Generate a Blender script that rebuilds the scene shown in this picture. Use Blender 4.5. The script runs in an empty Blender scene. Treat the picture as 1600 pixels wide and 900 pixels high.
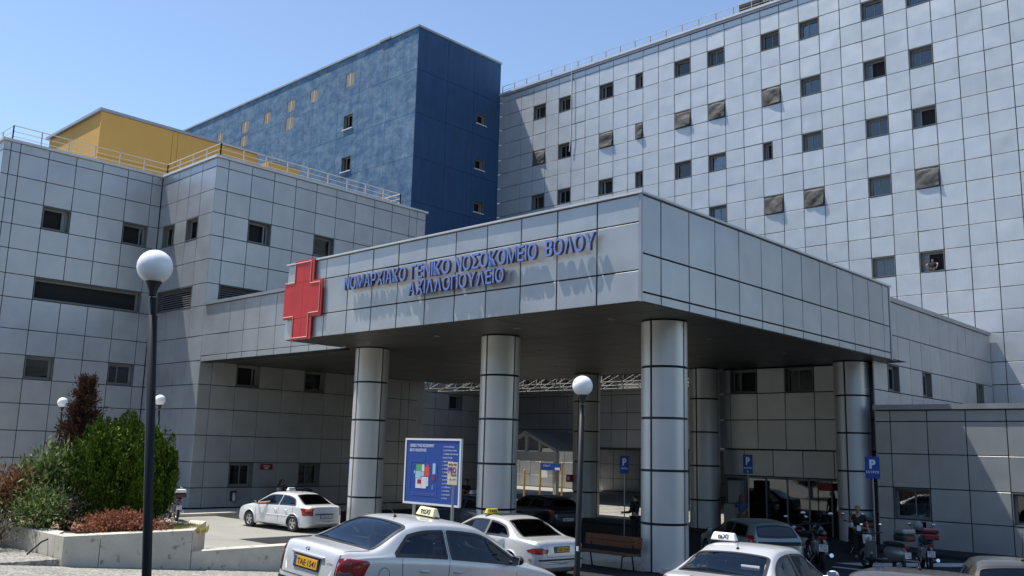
import bpy, bmesh, math, random
import numpy as np
from mathutils import Vector, Matrix
from mathutils.bvhtree import BVHTree
rnd = random.Random(7)
PI = math.pi
scene = bpy.context.scene
col = scene.collection

# ------------------------------------------------------------------ camera
CAM = np.array([0.0, 0.0, 3.1])
FPX, PITCH, ROLL, YAW = 1422.0, math.radians(10.095), math.radians(1.514), math.radians(-43.356)
_F = np.array([math.sin(YAW)*math.cos(PITCH), math.cos(YAW)*math.cos(PITCH), math.sin(PITCH)])
_R0 = np.array([math.cos(YAW), -math.sin(YAW), 0.0]); _U0 = np.cross(_R0, _F)
_R = math.cos(ROLL)*_R0 + math.sin(ROLL)*_U0; _U = -math.sin(ROLL)*_R0 + math.cos(ROLL)*_U0
cd = bpy.data.cameras.new('camera'); cam = bpy.data.objects.new('camera', cd); col.objects.link(cam)
cd.sensor_fit = 'HORIZONTAL'; cd.sensor_width = 36.0; cd.lens = 36.0*FPX/1600.0
cd.clip_start = 0.1; cd.clip_end = 3000
_m = Matrix.Identity(4)
for i in range(3):
    _m[i][0] = _R[i]; _m[i][1] = _U[i]; _m[i][2] = -_F[i]; _m[i][3] = CAM[i]
cam.matrix_world = _m
scene.camera = cam

# ------------------------------------------------------------------ sky and sun
SUN = Vector((-0.45, -0.20, 1.0)).normalized()          # towards the sun, read off the cast shadows
elev = math.asin(SUN.z); azim = math.atan2(SUN.x, SUN.y)
w = bpy.data.worlds.new('World'); scene.world = w; w.use_nodes = True
nt = w.node_tree; bg = nt.nodes['Background']
sky = nt.nodes.new('ShaderNodeTexSky'); sky.sky_type = 'NISHITA'; sky.sun_disc = False
sky.sun_elevation = elev; sky.sun_rotation = azim % (2*PI)
sky.air_density = 1.0; sky.dust_density = .6; sky.ozone_density = 1.6; sky.air_density = 1.15; sky.altitude = 1300
nt.links.new(sky.outputs[0], bg.inputs[0]); bg.inputs[1].default_value = 0.15
sl = bpy.data.lights.new('sun', 'SUN'); sl.energy = 4.9; sl.angle = math.radians(0.53); sl.color = (1.0, 0.955, 0.88)
so = bpy.data.objects.new('sun', sl); col.objects.link(so)
so.rotation_euler = SUN.to_track_quat('Z', 'Y').to_euler()
scene.view_settings.view_transform = 'Standard'; scene.view_settings.look = 'None'
scene.view_settings.exposure = 0.36; scene.view_settings.gamma = 1.0
scene.view_settings.use_curve_mapping = False
scene.cycles.max_bounces = 8; scene.cycles.transparent_max_bounces = 16

# ------------------------------------------------------------------ helpers
def gz(y):                     # the forecourt falls towards the hospital
    return 0.092*max(0.0, 16.4-y)

def tag(o, label=None, cat=None, group=None, kind=None):
    if label: o['label'] = label
    if cat: o['category'] = cat
    if group: o['group'] = group
    if kind: o['kind'] = kind
    return o

def empty(name, loc=(0, 0, 0), label=None, cat=None, group=None, mat=None):
    o = bpy.data.objects.new(name, None); col.objects.link(o)
    o.empty_display_size = 0.3
    if mat is not None: o.matrix_world = mat
    else: o.location = loc
    return tag(o, label, cat, group)

def link(name, me, parent=None, loc=None, rot=None):
    o = bpy.data.objects.new(name, me); col.objects.link(o)
    if parent is not None: o.parent = parent
    if loc is not None: o.location = loc
    if rot is not None: o.rotation_euler = rot
    return o

class MB:
    def __init__(s): s.v = []; s.f = []; s.m = []; s.sm = []
    def add(s, vs, fs, mi=0, smooth=False):
        b = len(s.v); s.v.extend([tuple(p) for p in vs])
        for f in fs:
            s.f.append(tuple(i+b for i in f)); s.m.append(mi); s.sm.append(smooth)
    def box(s, a, b, mi=0, bev=0.0):
        x0, y0, z0 = [min(a[i], b[i]) for i in range(3)]; x1, y1, z1 = [max(a[i], b[i]) for i in range(3)]
        if bev <= 0:
            vs = [(x0,y0,z0),(x1,y0,z0),(x1,y1,z0),(x0,y1,z0),(x0,y0,z1),(x1,y0,z1),(x1,y1,z1),(x0,y1,z1)]
            s.add(vs, [(0,3,2,1),(4,5,6,7),(0,1,5,4),(1,2,6,5),(2,3,7,6),(3,0,4,7)], mi)
            return
        bm = bmesh.new(); bmesh.ops.create_cube(bm, size=1)
        for v in bm.verts: v.co = Vector((x0+(v.co.x+.5)*(x1-x0), y0+(v.co.y+.5)*(y1-y0), z0+(v.co.z+.5)*(z1-z0)))
        bmesh.ops.bevel(bm, geom=bm.edges[:], offset=bev, segments=2, profile=.5, affect='EDGES')
        s.addbm(bm, mi); bm.free()
    def addbm(s, bm, mi=0, smooth=False, M=None):
        bm.verts.index_update()
        s.add([(M @ v.co if M else v.co) for v in bm.verts], [[v.index for v in f.verts] for f in bm.faces], mi, smooth)
    def obox(s, c, ax, ay, az, mi=0):      # oriented box: centre and half axis vectors
        c, ax, ay, az = map(Vector, (c, ax, ay, az))
        vs = [c+sx*ax+sy*ay+sz*az for sz in (-1, 1) for sx, sy in ((-1,-1),(1,-1),(1,1),(-1,1))]
        s.add(vs, [(0,3,2,1),(4,5,6,7),(0,1,5,4),(1,2,6,5),(2,3,7,6),(3,0,4,7)], mi)
    def tube(s, pts, r, n=8, mi=0, cap=True, smooth=True):
        pts = [Vector(p) for p in pts]; rs = r if isinstance(r, (list, tuple)) else [r]*len(pts)
        rings = []
        up = None
        for i, p in enumerate(pts):
            t = (pts[min(i+1, len(pts)-1)]-pts[max(i-1, 0)]).normalized()
            if up is None:
                up = Vector((0,0,1)) if abs(t.z) < .9 else Vector((1,0,0))
            a = t.cross(up).normalized(); b = a.cross(t).normalized(); up = b
            rings.append([p+rs[i]*(math.cos(2*PI*k/n)*a+math.sin(2*PI*k/n)*b) for k in range(n)])
        vs = [q for rg in rings for q in rg]; fs = []
        for i in range(len(pts)-1):
            for k in range(n):
                fs.append((i*n+k, (i+1)*n+k, (i+1)*n+(k+1) % n, i*n+(k+1) % n))
        s.add(vs, fs, mi, smooth)
        if cap:
            s.add(rings[0], [tuple(range(n))], mi); s.add(rings[-1], [tuple(reversed(range(n)))], mi)
    def lathe(s, prof, c=(0,0,0), n=24, axis='Z', mi=0, smooth=True):
        vs = []; fs = []
        for r, h in prof:
            for k in range(n):
                a = 2*PI*k/n; p = (r*math.cos(a), r*math.sin(a), h)
                if axis == 'Y': p = (p[0], p[2], p[1])
                if axis == 'X': p = (p[2], p[0], p[1])
                vs.append((c[0]+p[0], c[1]+p[1], c[2]+p[2]))
        for i in range(len(prof)-1):
            for k in range(n):
                q = (i*n+k, i*n+(k+1) % n, (i+1)*n+(k+1) % n, (i+1)*n+k)
                fs.append(q if axis != 'Y' else q[::-1])
        s.add(vs, fs, mi, smooth)
    def ball(s, c, r, n=16, mi=0, sc=(1,1,1)):
        prof = [(r*math.sin(PI*i/n), -r*math.cos(PI*i/n)) for i in range(n+1)]
        b = len(s.v); s.lathe(prof, (0,0,0), n*2, 'Z', mi)
        for i in range(b, len(s.v)):
            p = s.v[i]; s.v[i] = (c[0]+p[0]*sc[0], c[1]+p[1]*sc[1], c[2]+p[2]*sc[2])
    def prism(s, poly, d, mi=0):           # poly: list of Vector points (planar), d: extrusion vector
        n = len(poly); P = [Vector(p) for p in poly]; D = Vector(d)
        s.add([p for p in P]+[p+D for p in P], [tuple(range(n)), tuple(reversed(range(n, 2*n)))]+[(i, i+n, (i+1) % n+n, (i+1) % n) for i in range(n)], mi)
    def mesh(s, name, mats):
        me = bpy.data.meshes.new(name)
        me.from_pydata(s.v, [], s.f)
        if not isinstance(mats, (list, tuple)): mats = [mats]
        for m in mats: me.materials.append(m)
        me.polygons.foreach_set('material_index', s.m)
        me.polygons.foreach_set('use_smooth', s.sm)
        me.update()
        return me
    def obj(s, name, mats, parent=None, loc=None, rot=None, fix=True):
        me = s.mesh(name, mats)
        if fix:
            bm = bmesh.new(); bm.from_mesh(me); bmesh.ops.recalc_face_normals(bm, faces=bm.faces[:]); bm.to_mesh(me); bm.free()
        return link(name, me, parent, loc, rot)

# ------------------------------------------------------------------ materials
MATS = {}
def N(nt, t, **kw):
    n = nt.nodes.new(t)
    for k, v in kw.items():
        if k.startswith('i_'): n.inputs[k[2:].replace('_', ' ')].default_value = v
        else: setattr(n, k, v)
    return n
def newmat(name):
    m = bpy.data.materials.new(name); m.use_nodes = True; MATS[name] = m
    return m, m.node_tree, m.node_tree.nodes['Principled BSDF']
def ramp(nt, src, stops):
    r = nt.nodes.new('ShaderNodeValToRGB'); e = r.color_ramp.elements
    while len(e) < len(stops): e.new(0.5)
    for i, (p, c) in enumerate(stops):
        e[i].position = p; e[i].color = (c[0], c[1], c[2], 1) if not isinstance(c, (int, float)) else (c, c, c, 1)
    nt.links.new(src, r.inputs[0]); return r.outputs[0]
def mul(nt, a, b, fac=1.0, mode='MULTIPLY'):
    x = nt.nodes.new('ShaderNodeMix'); x.data_type = 'RGBA'; x.blend_type = mode
    x.inputs[0].default_value = fac
    for s, i in ((a, 6), (b, 7)):
        if isinstance(s, tuple): x.inputs[i].default_value = (*s, 1)
        else: nt.links.new(s, x.inputs[i])
    return x.outputs[2]
def simple(name, c, rough=.5, metal=0.0, spec=.5, var=0.0, scale=8.0, bump=0.0, objrand=0.0, coat=0.0, emit=None):
    m, nt, b = newmat(name)
    b.inputs['Roughness'].default_value = rough; b.inputs['Metallic'].default_value = metal
    b.inputs['Specular IOR Level'].default_value = spec
    b.inputs['Coat Weight'].default_value = coat
    b.inputs['Coat Roughness'].default_value = 0.04
    if var or bump or objrand:
        tc = N(nt, 'ShaderNodeTexCoord'); no = N(nt, 'ShaderNodeTexNoise', i_Scale=scale, i_Detail=6.0, i_Roughness=.6)
        nt.links.new(tc.outputs['Object'], no.inputs['Vector'])
        colr = ramp(nt, no.outputs[0], [(.3, 1-var), (.7, 1+var)])
        out = mul(nt, c, colr)
        if objrand:
            oi = N(nt, 'ShaderNodeObjectInfo')
            out = mul(nt, out, ramp(nt, oi.outputs['Random'], [(0, 1-objrand), (1, 1+objrand)]))
        nt.links.new(out, b.inputs['Base Color'])
        if bump:
            bp = N(nt, 'ShaderNodeBump', i_Strength=bump, i_Distance=.02)
            nt.links.new(no.outputs[0], bp.inputs['Height']); nt.links.new(bp.outputs[0], b.inputs['Normal'])
    else:
        b.inputs['Base Color'].default_value = (*c, 1)
    if emit: 
        b.inputs['Emission Color'].default_value = (*c, 1); b.inputs['Emission Strength'].default_value = emit
    return m

def clad(name, c, rough, metal, dirt=.12, wob=.35, streak=.1, objr=.045):
    """satin aluminium cladding: sheet to sheet tone, slight oil canning, run-off streaks"""
    m, nt, b = newmat(name)
    tc = N(nt, 'ShaderNodeTexCoord'); oi = N(nt, 'ShaderNodeObjectInfo'); geo = N(nt, 'ShaderNodeNewGeometry')
    n1 = N(nt, 'ShaderNodeTexNoise', i_Scale=1.1, i_Detail=3.0); nt.links.new(geo.outputs['Position'], n1.inputs['Vector'])
    mp = N(nt, 'ShaderNodeMapping'); mp.inputs['Scale'].default_value = (7, 7, .35)
    nt.links.new(geo.outputs['Position'], mp.inputs['Vector'])
    n2 = N(nt, 'ShaderNodeTexNoise', i_Scale=1.0, i_Detail=5.0, i_Roughness=.65); nt.links.new(mp.outputs[0], n2.inputs['Vector'])
    a = mul(nt, c, ramp(nt, n1.outputs[0], [(.3, 1-dirt), (.7, 1+dirt*.5)]))
    a = mul(nt, a, ramp(nt, n2.outputs[0], [(.35, 1.0), (.75, 1-streak)]))
    a = mul(nt, a, ramp(nt, oi.outputs['Random'], [(0, 1-objr), (1, 1+objr)]))
    nt.links.new(a, b.inputs['Base Color'])
    b.inputs['Metallic'].default_value = metal
    rr = N(nt, 'ShaderNodeMapRange'); rr.inputs[3].default_value = rough-.05; rr.inputs[4].default_value = rough+.08
    nt.links.new(n1.outputs[0], rr.inputs[0]); nt.links.new(rr.outputs[0], b.inputs['Roughness'])
    add = N(nt, 'ShaderNodeVectorMath', operation='ADD')
    sc = N(nt, 'ShaderNodeVectorMath', operation='SCALE'); sc.inputs[0].default_value = (31, 17, 11)
    nt.links.new(oi.outputs['Random'], sc.inputs['Scale'])
    nt.links.new(geo.outputs['Position'], add.inputs[0]); nt.links.new(sc.outputs[0], add.inputs[1])
    n3 = N(nt, 'ShaderNodeTexNoise', i_Scale=.9, i_Detail=1.0); nt.links.new(add.outputs[0], n3.inputs['Vector'])
    bp = N(nt, 'ShaderNodeBump', i_Strength=wob, i_Distance=.05)
    nt.links.new(n3.outputs[0], bp.inputs['Height']); nt.links.new(bp.outputs[0], b.inputs['Normal'])
    return m

M_clad = clad('aluminium_cladding', (.465, .475, .485), .38, .55, dirt=.10, streak=.03)
M_tower = clad('tower_cladding', (.53, .55, .565), .42, .42, dirt=.06, wob=.6, streak=.04, objr=.06)
M_column = clad('column_cladding', (.66, .66, .65), .42, .40, dirt=.06, wob=.1, streak=.03)
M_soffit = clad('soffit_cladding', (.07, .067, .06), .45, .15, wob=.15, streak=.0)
M_dark = simple('joint_black', (.012, .012, .014), .8)
M_shell = simple('backing_dark', (.02, .021, .023), .9)
M_band = simple('band_black', (.015, .017, .02), .5)
M_coping = clad('coping_metal', (.36, .375, .395), .38, .4, streak=.03)
M_copw = clad('coping_cap', (.62, .63, .64), .4, .15, streak=.03)
M_room = simple('room_dark', (.012, .012, .012), .9)
M_reveal = simple('window_reveal', (.15, .155, .15), .6)
M_frame = simple('window_frame', (.22, .23, .23), .5)
M_blind = simple('roller_blind', (.34, .32, .28), .8)
M_curtain = simple('blue_curtain', (.22, .34, .42), .8, var=.2, scale=14)
M_screen = simple('mesh_screen', (.07, .068, .063), .7, var=.25, scale=5, bump=.6)
M_steel = simple('galvanised_steel', (.42, .41, .40), .4, metal=.7)
M_rust = simple('old_rail', (.30, .25, .20), .55, metal=.2, var=.2, scale=5)
M_black = simple('post_black', (.010, .011, .013), .5, spec=.3)
M_concrete = None
M_rubber = simple('rubber', (.02, .02, .02), .8)
M_blackplastic = simple('black_plastic', (.022, .022, .024), .5)
M_chrome = simple('chrome', (.8, .8, .8), .12, metal=1)
M_rim = simple('alloy_rim', (.5, .5, .5), .3, metal=.8)
M_white = simple('white_paint', (.75, .75, .74), .5)
M_red = simple('red_sheet', (.52, .018, .016), .42, var=.12, scale=2.0)
M_pinkline = simple('pink_tube', (.85, .50, .42), .5)
M_letter = simple('letter_blue', (.15, .25, .62), .35, coat=.3)
M_letteredge = simple('letter_rim', (.16, .12, .14), .4, metal=.3)
M_bluesign = simple('sign_blue', (.012, .065, .32), .45)
M_wood = simple('bench_wood', (.13, .05, .016), .55, var=.25, scale=9)
M_yellowpost = simple('yellow_post', (.62, .36, .02), .5)
M_skin = simple('skin', (.42, .24, .17), .6)
M_skin2 = simple('skin_tan', (.36, .19, .13), .6)
M_clothblack = simple('cloth_black', (.012, .012, .014), .85)
M_clothblue = simple('cloth_blue', (.05, .08, .16), .85)
M_clothbrown = simple('cloth_brown', (.16, .06, .04), .85)
M_hair = simple('hair_dark', (.03, .02, .015), .6)
M_hairfair = simple('hair_fair', (.30, .22, .14), .6)
M_plate = simple('plate_orange', (.85, .42, .02), .4)
M_platewhite = simple('plate_white', (.75, .76, .8), .4)
M_ink = simple('ink_black', (.01, .01, .01), .5)
M_inkwhite = simple('ink_white', (.8, .82, .85), .5)
M_taxiyellow = simple('taxi_yellow', (.80, .66, .03), .35)
M_taxicream = simple('taxi_cream', (.82, .74, .45), .35)
M_taxiwhite = simple('taxi_white', (.80, .81, .80), .35)
M_interior = simple('car_interior', (.03, .03, .032), .8)
M_seat = simple('car_seat', (.13, .14, .155), .85)
M_lightgrey = simple('door_card', (.42, .46, .43), .7)

def glass_mat(name, tint, ior=1.55, rough=.02, refl=(1, 1, 1)):
    m, nt, b = newmat(name); nt.nodes.remove(b)
    out = nt.nodes['Material Output']
    tr = N(nt, 'ShaderNodeBsdfTransparent'); tr.inputs[0].default_value = (*tint, 1)
    gl = N(nt, 'ShaderNodeBsdfGlossy'); gl.inputs['Roughness'].default_value = rough; gl.inputs[0].default_value = (*refl, 1)
    fr = N(nt, 'ShaderNodeFresnel'); fr.inputs[0].default_value = ior
    mx = N(nt, 'ShaderNodeMixShader')
    nt.links.new(fr.outputs[0], mx.inputs[0]); nt.links.new(tr.outputs[0], mx.inputs[1]); nt.links.new(gl.outputs[0], mx.inputs[2])
    nt.links.new(mx.outputs[0], out.inputs[0])
    return m
M_carglass = glass_mat('car_glass', (.34, .38, .40), 1.6, refl=(.8, .9, 1.0))
M_cardark = glass_mat('car_glass_dark', (.10, .11, .115), 1.8)
M_winglass = glass_mat('window_glass', (.55, .60, .62), 1.75)

def car_paint(name, c, metal=.55, rough=.32):
    m, nt, b = newmat(name)
    b.inputs['Base Color'].default_value = (*c, 1); b.inputs['Metallic'].default_value = metal
    b.inputs['Roughness'].default_value = rough; b.inputs['Coat Weight'].default_value = .8; b.inputs['Coat Roughness'].default_value = .03
    tc = N(nt, 'ShaderNodeTexCoord'); no = N(nt, 'ShaderNodeTexNoise', i_Scale=3.0, i_Detail=6.0)
    nt.links.new(tc.outputs['Object'], no.inputs['Vector'])
    nt.links.new(mul(nt, c, ramp(nt, no.outputs[0], [(.3, .93), (.7, 1.03)])), b.inputs['Base Color'])
    return m
P_silver = car_paint('paint_silver', (.64, .64, .635), .25)
P_silver2 = car_paint('paint_silver_grey', (.58, .585, .59), .25)
P_white = car_paint('paint_white', (.74, .745, .74), .2)
P_green = car_paint('paint_pale_green', (.27, .34, .33), .5)
P_dark = car_paint('paint_black', (.012, .013, .018), .3)
P_blue = car_paint('paint_navy', (.02, .035, .07), .4)
P_bronze = car_paint('paint_bronze_grey', (.15, .14, .125), .7)
M_tail = simple('tail_red', (.28, .01, .015), .2, coat=.6)
M_tailamber = simple('tail_amber', (.65, .20, .02), .25, coat=.6)
M_tailsmoke = simple('tail_smoke', (.14, .10, .10), .2, coat=.6)
M_tailbright = simple('tail_bright_red', (.75, .03, .03), .2, coat=.6)

# ground, concrete, plaster, plants
def ground_mat():
    m, nt, b = newmat('forecourt_asphalt')
    geo = N(nt, 'ShaderNodeNewGeometry')
    n1 = N(nt, 'ShaderNodeTexNoise', i_Scale=.35, i_Detail=6.0, i_Roughness=.6); n2 = N(nt, 'ShaderNodeTexNoise', i_Scale=35.0, i_Detail=3.0)
    n3 = N(nt, 'ShaderNodeTexVoronoi', i_Scale=.5); n3.feature = 'DISTANCE_TO_EDGE'
    for n in (n1, n2): nt.links.new(geo.outputs['Position'], n.inputs['Vector'])
    a = mul(nt, (.31, .30, .265), ramp(nt, n1.outputs[0], [(.3, .82), (.7, 1.08)]))
    a = mul(nt, a, ramp(nt, n2.outputs[0], [(.3, .85), (.7, 1.12)]))
    nt.links.new(a, b.inputs['Base Color']); b.inputs['Roughness'].default_value = .9
    bp = N(nt, 'ShaderNodeBump', i_Strength=.3, i_Distance=.01); nt.links.new(n2.outputs[0], bp.inputs['Height']); nt.links.new(bp.outputs[0], b.inputs['Normal'])
    return m
M_ground = ground_mat()
def stone_mat(name, c, scale=22, contrast=.35, bump=.8):
    m, nt, b = newmat(name)
    geo = N(nt, 'ShaderNodeNewGeometry')
    vo = N(nt, 'ShaderNodeTexVoronoi', i_Scale=scale); nt.links.new(geo.outputs['Position'], vo.inputs['Vector'])
    no = N(nt, 'ShaderNodeTexNoise', i_Scale=2.0, i_Detail=5.0); nt.links.new(geo.outputs['Position'], no.inputs['Vector'])
    sp = N(nt, 'ShaderNodeSeparateColor'); nt.links.new(vo.outputs['Color'], sp.inputs[0])
    a = mul(nt, c, ramp(nt, sp.outputs[0], [(0, 1-contrast), (1, 1+contrast)]))
    a = mul(nt, a, ramp(nt, no.outputs[0], [(.3, .85), (.7, 1.1)]))
    nt.links.new(a, b.inputs['Base Color']); b.inputs['Roughness'].default_value = .95; b.inputs['Specular IOR Level'].default_value = .12
    bp = N(nt, 'ShaderNodeBump', i_Strength=bump, i_Distance=.01); nt.links.new(vo.outputs['Distance'], bp.inputs['Height']); bp.invert = True
    nt.links.new(bp.outputs[0], b.inputs['Normal'])
    return m
M_aggregate = stone_mat('exposed_aggregate', (.29, .275, .24), 26, .45)
M_tarmac = stone_mat('road_asphalt', (.036, .038, .041), 60, .3, .3)
M_soil = stone_mat('dry_soil', (.26, .17, .11), 18, .5)
def concrete_mat():
    m, nt, b = newmat('old_concrete')
    geo = N(nt, 'ShaderNodeNewGeometry')
    n1 = N(nt, 'ShaderNodeTexNoise', i_Scale=1.4, i_Detail=8.0, i_Roughness=.65)
    n2 = N(nt, 'ShaderNodeTexNoise', i_Scale=6.5, i_Detail=2.0, i_Roughness=.5)
    n4 = N(nt, 'ShaderNodeTexNoise', i_Scale=60.0, i_Detail=2.0)
    for n in (n1, n2, n4): nt.links.new(geo.outputs['Position'], n.inputs['Vector'])
    a = mul(nt, (.58, .54, .45), ramp(nt, n1.outputs[0], [(.3, .78), (.65, 1.06)]))
    a = mul(nt, a, ramp(nt, n2.outputs[0], [(.62, 1.0), (.72, .45)]))
    a = mul(nt, a, ramp(nt, n4.outputs[0], [(.3, .92), (.7, 1.05)]))
    nt.links.new(a, b.inputs['Base Color']); b.inputs['Roughness'].default_value = .9
    bp = N(nt, 'ShaderNodeBump', i_Strength=.25, i_Distance=.01); nt.links.new(n4.outputs[0], bp.inputs['Height']); nt.links.new(bp.outputs[0], b.inputs['Normal'])
    return m
M_concrete = concrete_mat()
def plaster(name, c, faded, amount, scale=.22, st=.2):
    m, nt, b = newmat(name)
    geo = N(nt, 'ShaderNodeNewGeometry'); oi = N(nt, 'ShaderNodeObjectInfo')
    add = N(nt, 'ShaderNodeVectorMath', operation='ADD'); sc = N(nt, 'ShaderNodeVectorMath', operation='SCALE')
    sc.inputs[0].default_value = (9, 7, 5); nt.links.new(oi.outputs['Random'], sc.inputs['Scale'])
    nt.links.new(geo.outputs['Position'], add.inputs[0]); nt.links.new(sc.outputs[0], add.inputs[1])
    mp = N(nt, 'ShaderNodeMapping'); mp.inputs['Scale'].default_value = (1, 1, 1.5); nt.links.new(geo.outputs['Position'], mp.inputs[0])
    n1 = N(nt, 'ShaderNodeTexNoise', i_Scale=scale*2, i_Detail=12.0, i_Roughness=.74, i_Distortion=.35); nt.links.new(mp.outputs[0], n1.inputs['Vector'])
    mp2 = N(nt, 'ShaderNodeMapping'); mp2.inputs['Scale'].default_value = (2.2, 2.2, .22); nt.links.new(add.outputs[0], mp2.inputs[0])
    n2 = N(nt, 'ShaderNodeTexNoise', i_Scale=1.0, i_Detail=8.0, i_Roughness=.7); nt.links.new(mp2.outputs[0], n2.inputs['Vector'])
    f1 = ramp(nt, n1.outputs[0], [(.40, 0.0), (.72, amount)])
    x = nt.nodes.new('ShaderNodeMix'); x.data_type = 'RGBA'; nt.links.new(f1, x.inputs[0])
    x.inputs[6].default_value = (*c, 1); x.inputs[7].default_value = (*faded, 1)
    a = mul(nt, x.outputs[2], ramp(nt, n2.outputs[0], [(.3, 1-st), (.7, 1+st*.8)]))
    a = mul(nt, a, ramp(nt, oi.outputs['Random'], [(0, .97), (1, 1.03)]))
    nt.links.new(a, b.inputs['Base Color']); b.inputs['Roughness'].default_value = .85
    return m
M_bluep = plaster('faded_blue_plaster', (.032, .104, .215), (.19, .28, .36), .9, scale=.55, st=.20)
M_blueshade = plaster('shaded_blue_plaster', (.022, .070, .165), (.045, .10, .18), .5)  # darker copy of the blue plaster, side-face shade put into the colour
M_yellowp = plaster('yellow_plaster', (.60, .34, .085), (.60, .38, .13), .5, st=.03)

def leaf_mat(name, cols, trans=.25, rough=.6):
    m, nt, b = newmat(name)
    geo = N(nt, 'ShaderNodeNewGeometry')
    c = ramp(nt, geo.outputs['Random Per Island'], [(i/(len(cols)-1), cc) for i, cc in enumerate(cols)])
    nt.links.new(c, b.inputs['Base Color']); b.inputs['Roughness'].default_value = rough
    b.inputs['Specular IOR Level'].default_value = .25
    tl = N(nt, 'ShaderNodeBsdfTranslucent'); nt.links.new(c, tl.inputs[0])
    mx = N(nt, 'ShaderNodeMixShader'); mx.inputs[0].default_value = trans
    out = nt.nodes['Material Output']
    nt.links.new(b.outputs[0], mx.inputs[1]); nt.links.new(tl.outputs[0], mx.inputs[2]); nt.links.new(mx.outputs[0], out.inputs[0])
    return m
M_thuja = leaf_mat('thuja_leaf', [(.014, .032, .003), (.045, .090, .006), (.095, .165, .008), (.17, .26, .014)], .06)
M_deadspruce = leaf_mat('dead_spruce_leaf', [(.045, .020, .014), (.08, .032, .021), (.03, .015, .010)], .1)
M_oleander = leaf_mat('oleander_leaf', [(.03, .06, .012), (.09, .14, .03), (.20, .26, .08), (.34, .38, .18)])
M_rustleaf = leaf_mat('rust_leaf', [(.12, .05, .025), (.21, .09, .04), (.33, .19, .10)], .2)
M_drytwig = leaf_mat('dry_twig', [(.22, .18, .14), (.36, .30, .25), (.15, .11, .08)], .1)
M_brownjuniper = leaf_mat('brown_juniper_leaf', [(.20, .075, .04), (.33, .14, .08), (.42, .20, .12)], .15)
M_drygrass = leaf_mat('dry_grass_blade', [(.42, .38, .12), (.55, .45, .20), (.25, .30, .06)], .3)
M_bark = simple('bark', (.10, .075, .055), .9, var=.3, scale=12, bump=.5)

# ------------------------------------------------------------------ ground (setting)
g = MB()
XS = (-400, 300)
for (y0, z0), (y1, z1) in (((-400, gz(-6)), (-6, gz(-6))), ((-6, gz(-6)), (16.4, 0)), ((16.4, 0), (500, 0))):
    g.add([(XS[0], y0, z0), (XS[1], y0, z0), (XS[1], y1, z1), (XS[0], y1, z1)], [(0, 1, 2, 3)])
tag(g.obj('ground', M_ground, fix=False), kind='structure')
g = MB()     # dark tarmac lane under and in front of the canopy (4 mm sheet on the ground)
def sheet(mb, x0, x1, ys, dz, mi=0):
    for a, b in zip(ys[:-1], ys[1:]):
        mb.add([(x0, a, gz(a)+dz), (x1, a, gz(a)+dz), (x1, b, gz(b)+dz), (x0, b, gz(b)+dz)], [(0, 1, 2, 3)], mi)
sheet(g, -27.5, 140, (16.4, 36.2), .004); sheet(g, -16.4, 140, (-140, -6, 16.4), .004); sheet(g, -36.5, -27.5, (20.6, 36.2), .004)
tag(g.obj('road', M_tarmac, fix=False), kind='structure')
# added wooded rise outside the view, blocks low sky to deepen the canopy shade
M_skyblock = leaf_mat('sky_blocker_slope', [(.015, .025, .009), (.03, .045, .016), (.045, .055, .022)], 0, .95)
hv = []; hf = []; na, nr_ = 120, 10; hr = np.random.default_rng(8)
for i in range(na+1):
    a = math.radians(-163+188*i/na)       # measured from +X, leaves the side of the hospital open
    for j in range(nr_):
        R_ = 75+j*16; e_ = math.sin(min(1, j/6)*PI/2)
        h_ = e_*(40+8*math.sin(3*a)+5*math.sin(7*a+1)+3*math.sin(13*a+2))*(.8+.05*j)+hr.normal(0, .9)
        hv.append((R_*math.cos(a), R_*math.sin(a)-5, gz(-6)-.5+max(0, h_)))
for i in range(na):
    for j in range(nr_-1): hf.append((i*nr_+j, (i+1)*nr_+j, (i+1)*nr_+j+1, i*nr_+j+1))
mb = MB(); mb.add(hv, hf, 0, True); tag(mb.obj('added_sky_blocker', M_skyblock), kind='structure')

# ------------------------------------------------------------------ cladding walls
GAP = .015
panel_cache = {}
def panel_mesh(wd, ht, mat, depth=.05):
    k = (round(wd, 2), round(ht, 2), mat.name)
    if k not in panel_cache:
        w2, h2, c = wd/2-GAP, ht/2-GAP, .007
        vs = [(-w2, 0, -h2), (w2, 0, -h2), (w2, 0, h2), (-w2, 0, h2), (-w2, -depth+c, -h2), (w2, -depth+c, -h2), (w2, -depth+c, h2), (-w2, -depth+c, h2),
              (-w2+c, -depth, -h2+c), (w2-c, -depth, -h2+c), (w2-c, -depth, h2-c), (-w2+c, -depth, h2-c)]
        fs = [(0,1,5,4),(1,2,6,5),(2,3,7,6),(3,0,4,7),(4,5,9,8),(5,6,10,9),(6,7,11,10),(7,4,8,11),(8,9,10,11)]
        mb = MB(); mb.add(vs, fs); panel_cache[k] = mb.mesh('panel', mat)
    return panel_cache[k]

class Wall:
    """face 'S' looks to -Y (plane y=v, runs along x); face 'E' looks to +X (plane x=v, runs along y)"""
    def __init__(s, parent, face, v, mat=None, gap=None):
        s.p = parent; s.face = face; s.v = v; s.mat = mat or M_clad; s.queue = []; s.dep = .05
    def world(s, u, z, d=0.0):       # d: distance outwards
        return Vector((u, s.v-d, z)) if s.face == 'S' else Vector((s.v+d, u, z))
    def rotz(s): return 0.0 if s.face == 'S' else PI/2
    def cell(s, u0, u1, z0, z1):
        c = s.world((u0+u1)/2, (z0+z1)/2, -.05)
        s.queue.append((s, abs(u1-u0), z1-z0, c))
    def grid(s, us, zs, skip=()):
        for i in range(len(us)-1):
            for j in range(len(zs)-1):
                u0, u1 = sorted((us[i], us[i+1])); z0, z1 = sorted((zs[j], zs[j+1]))
                uc, zc = (u0+u1)/2, (z0+z1)/2
                if any(a < uc < b and c < zc < d for a, b, c, d in skip): continue
                s.cell(u0, u1, z0, z1)

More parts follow.
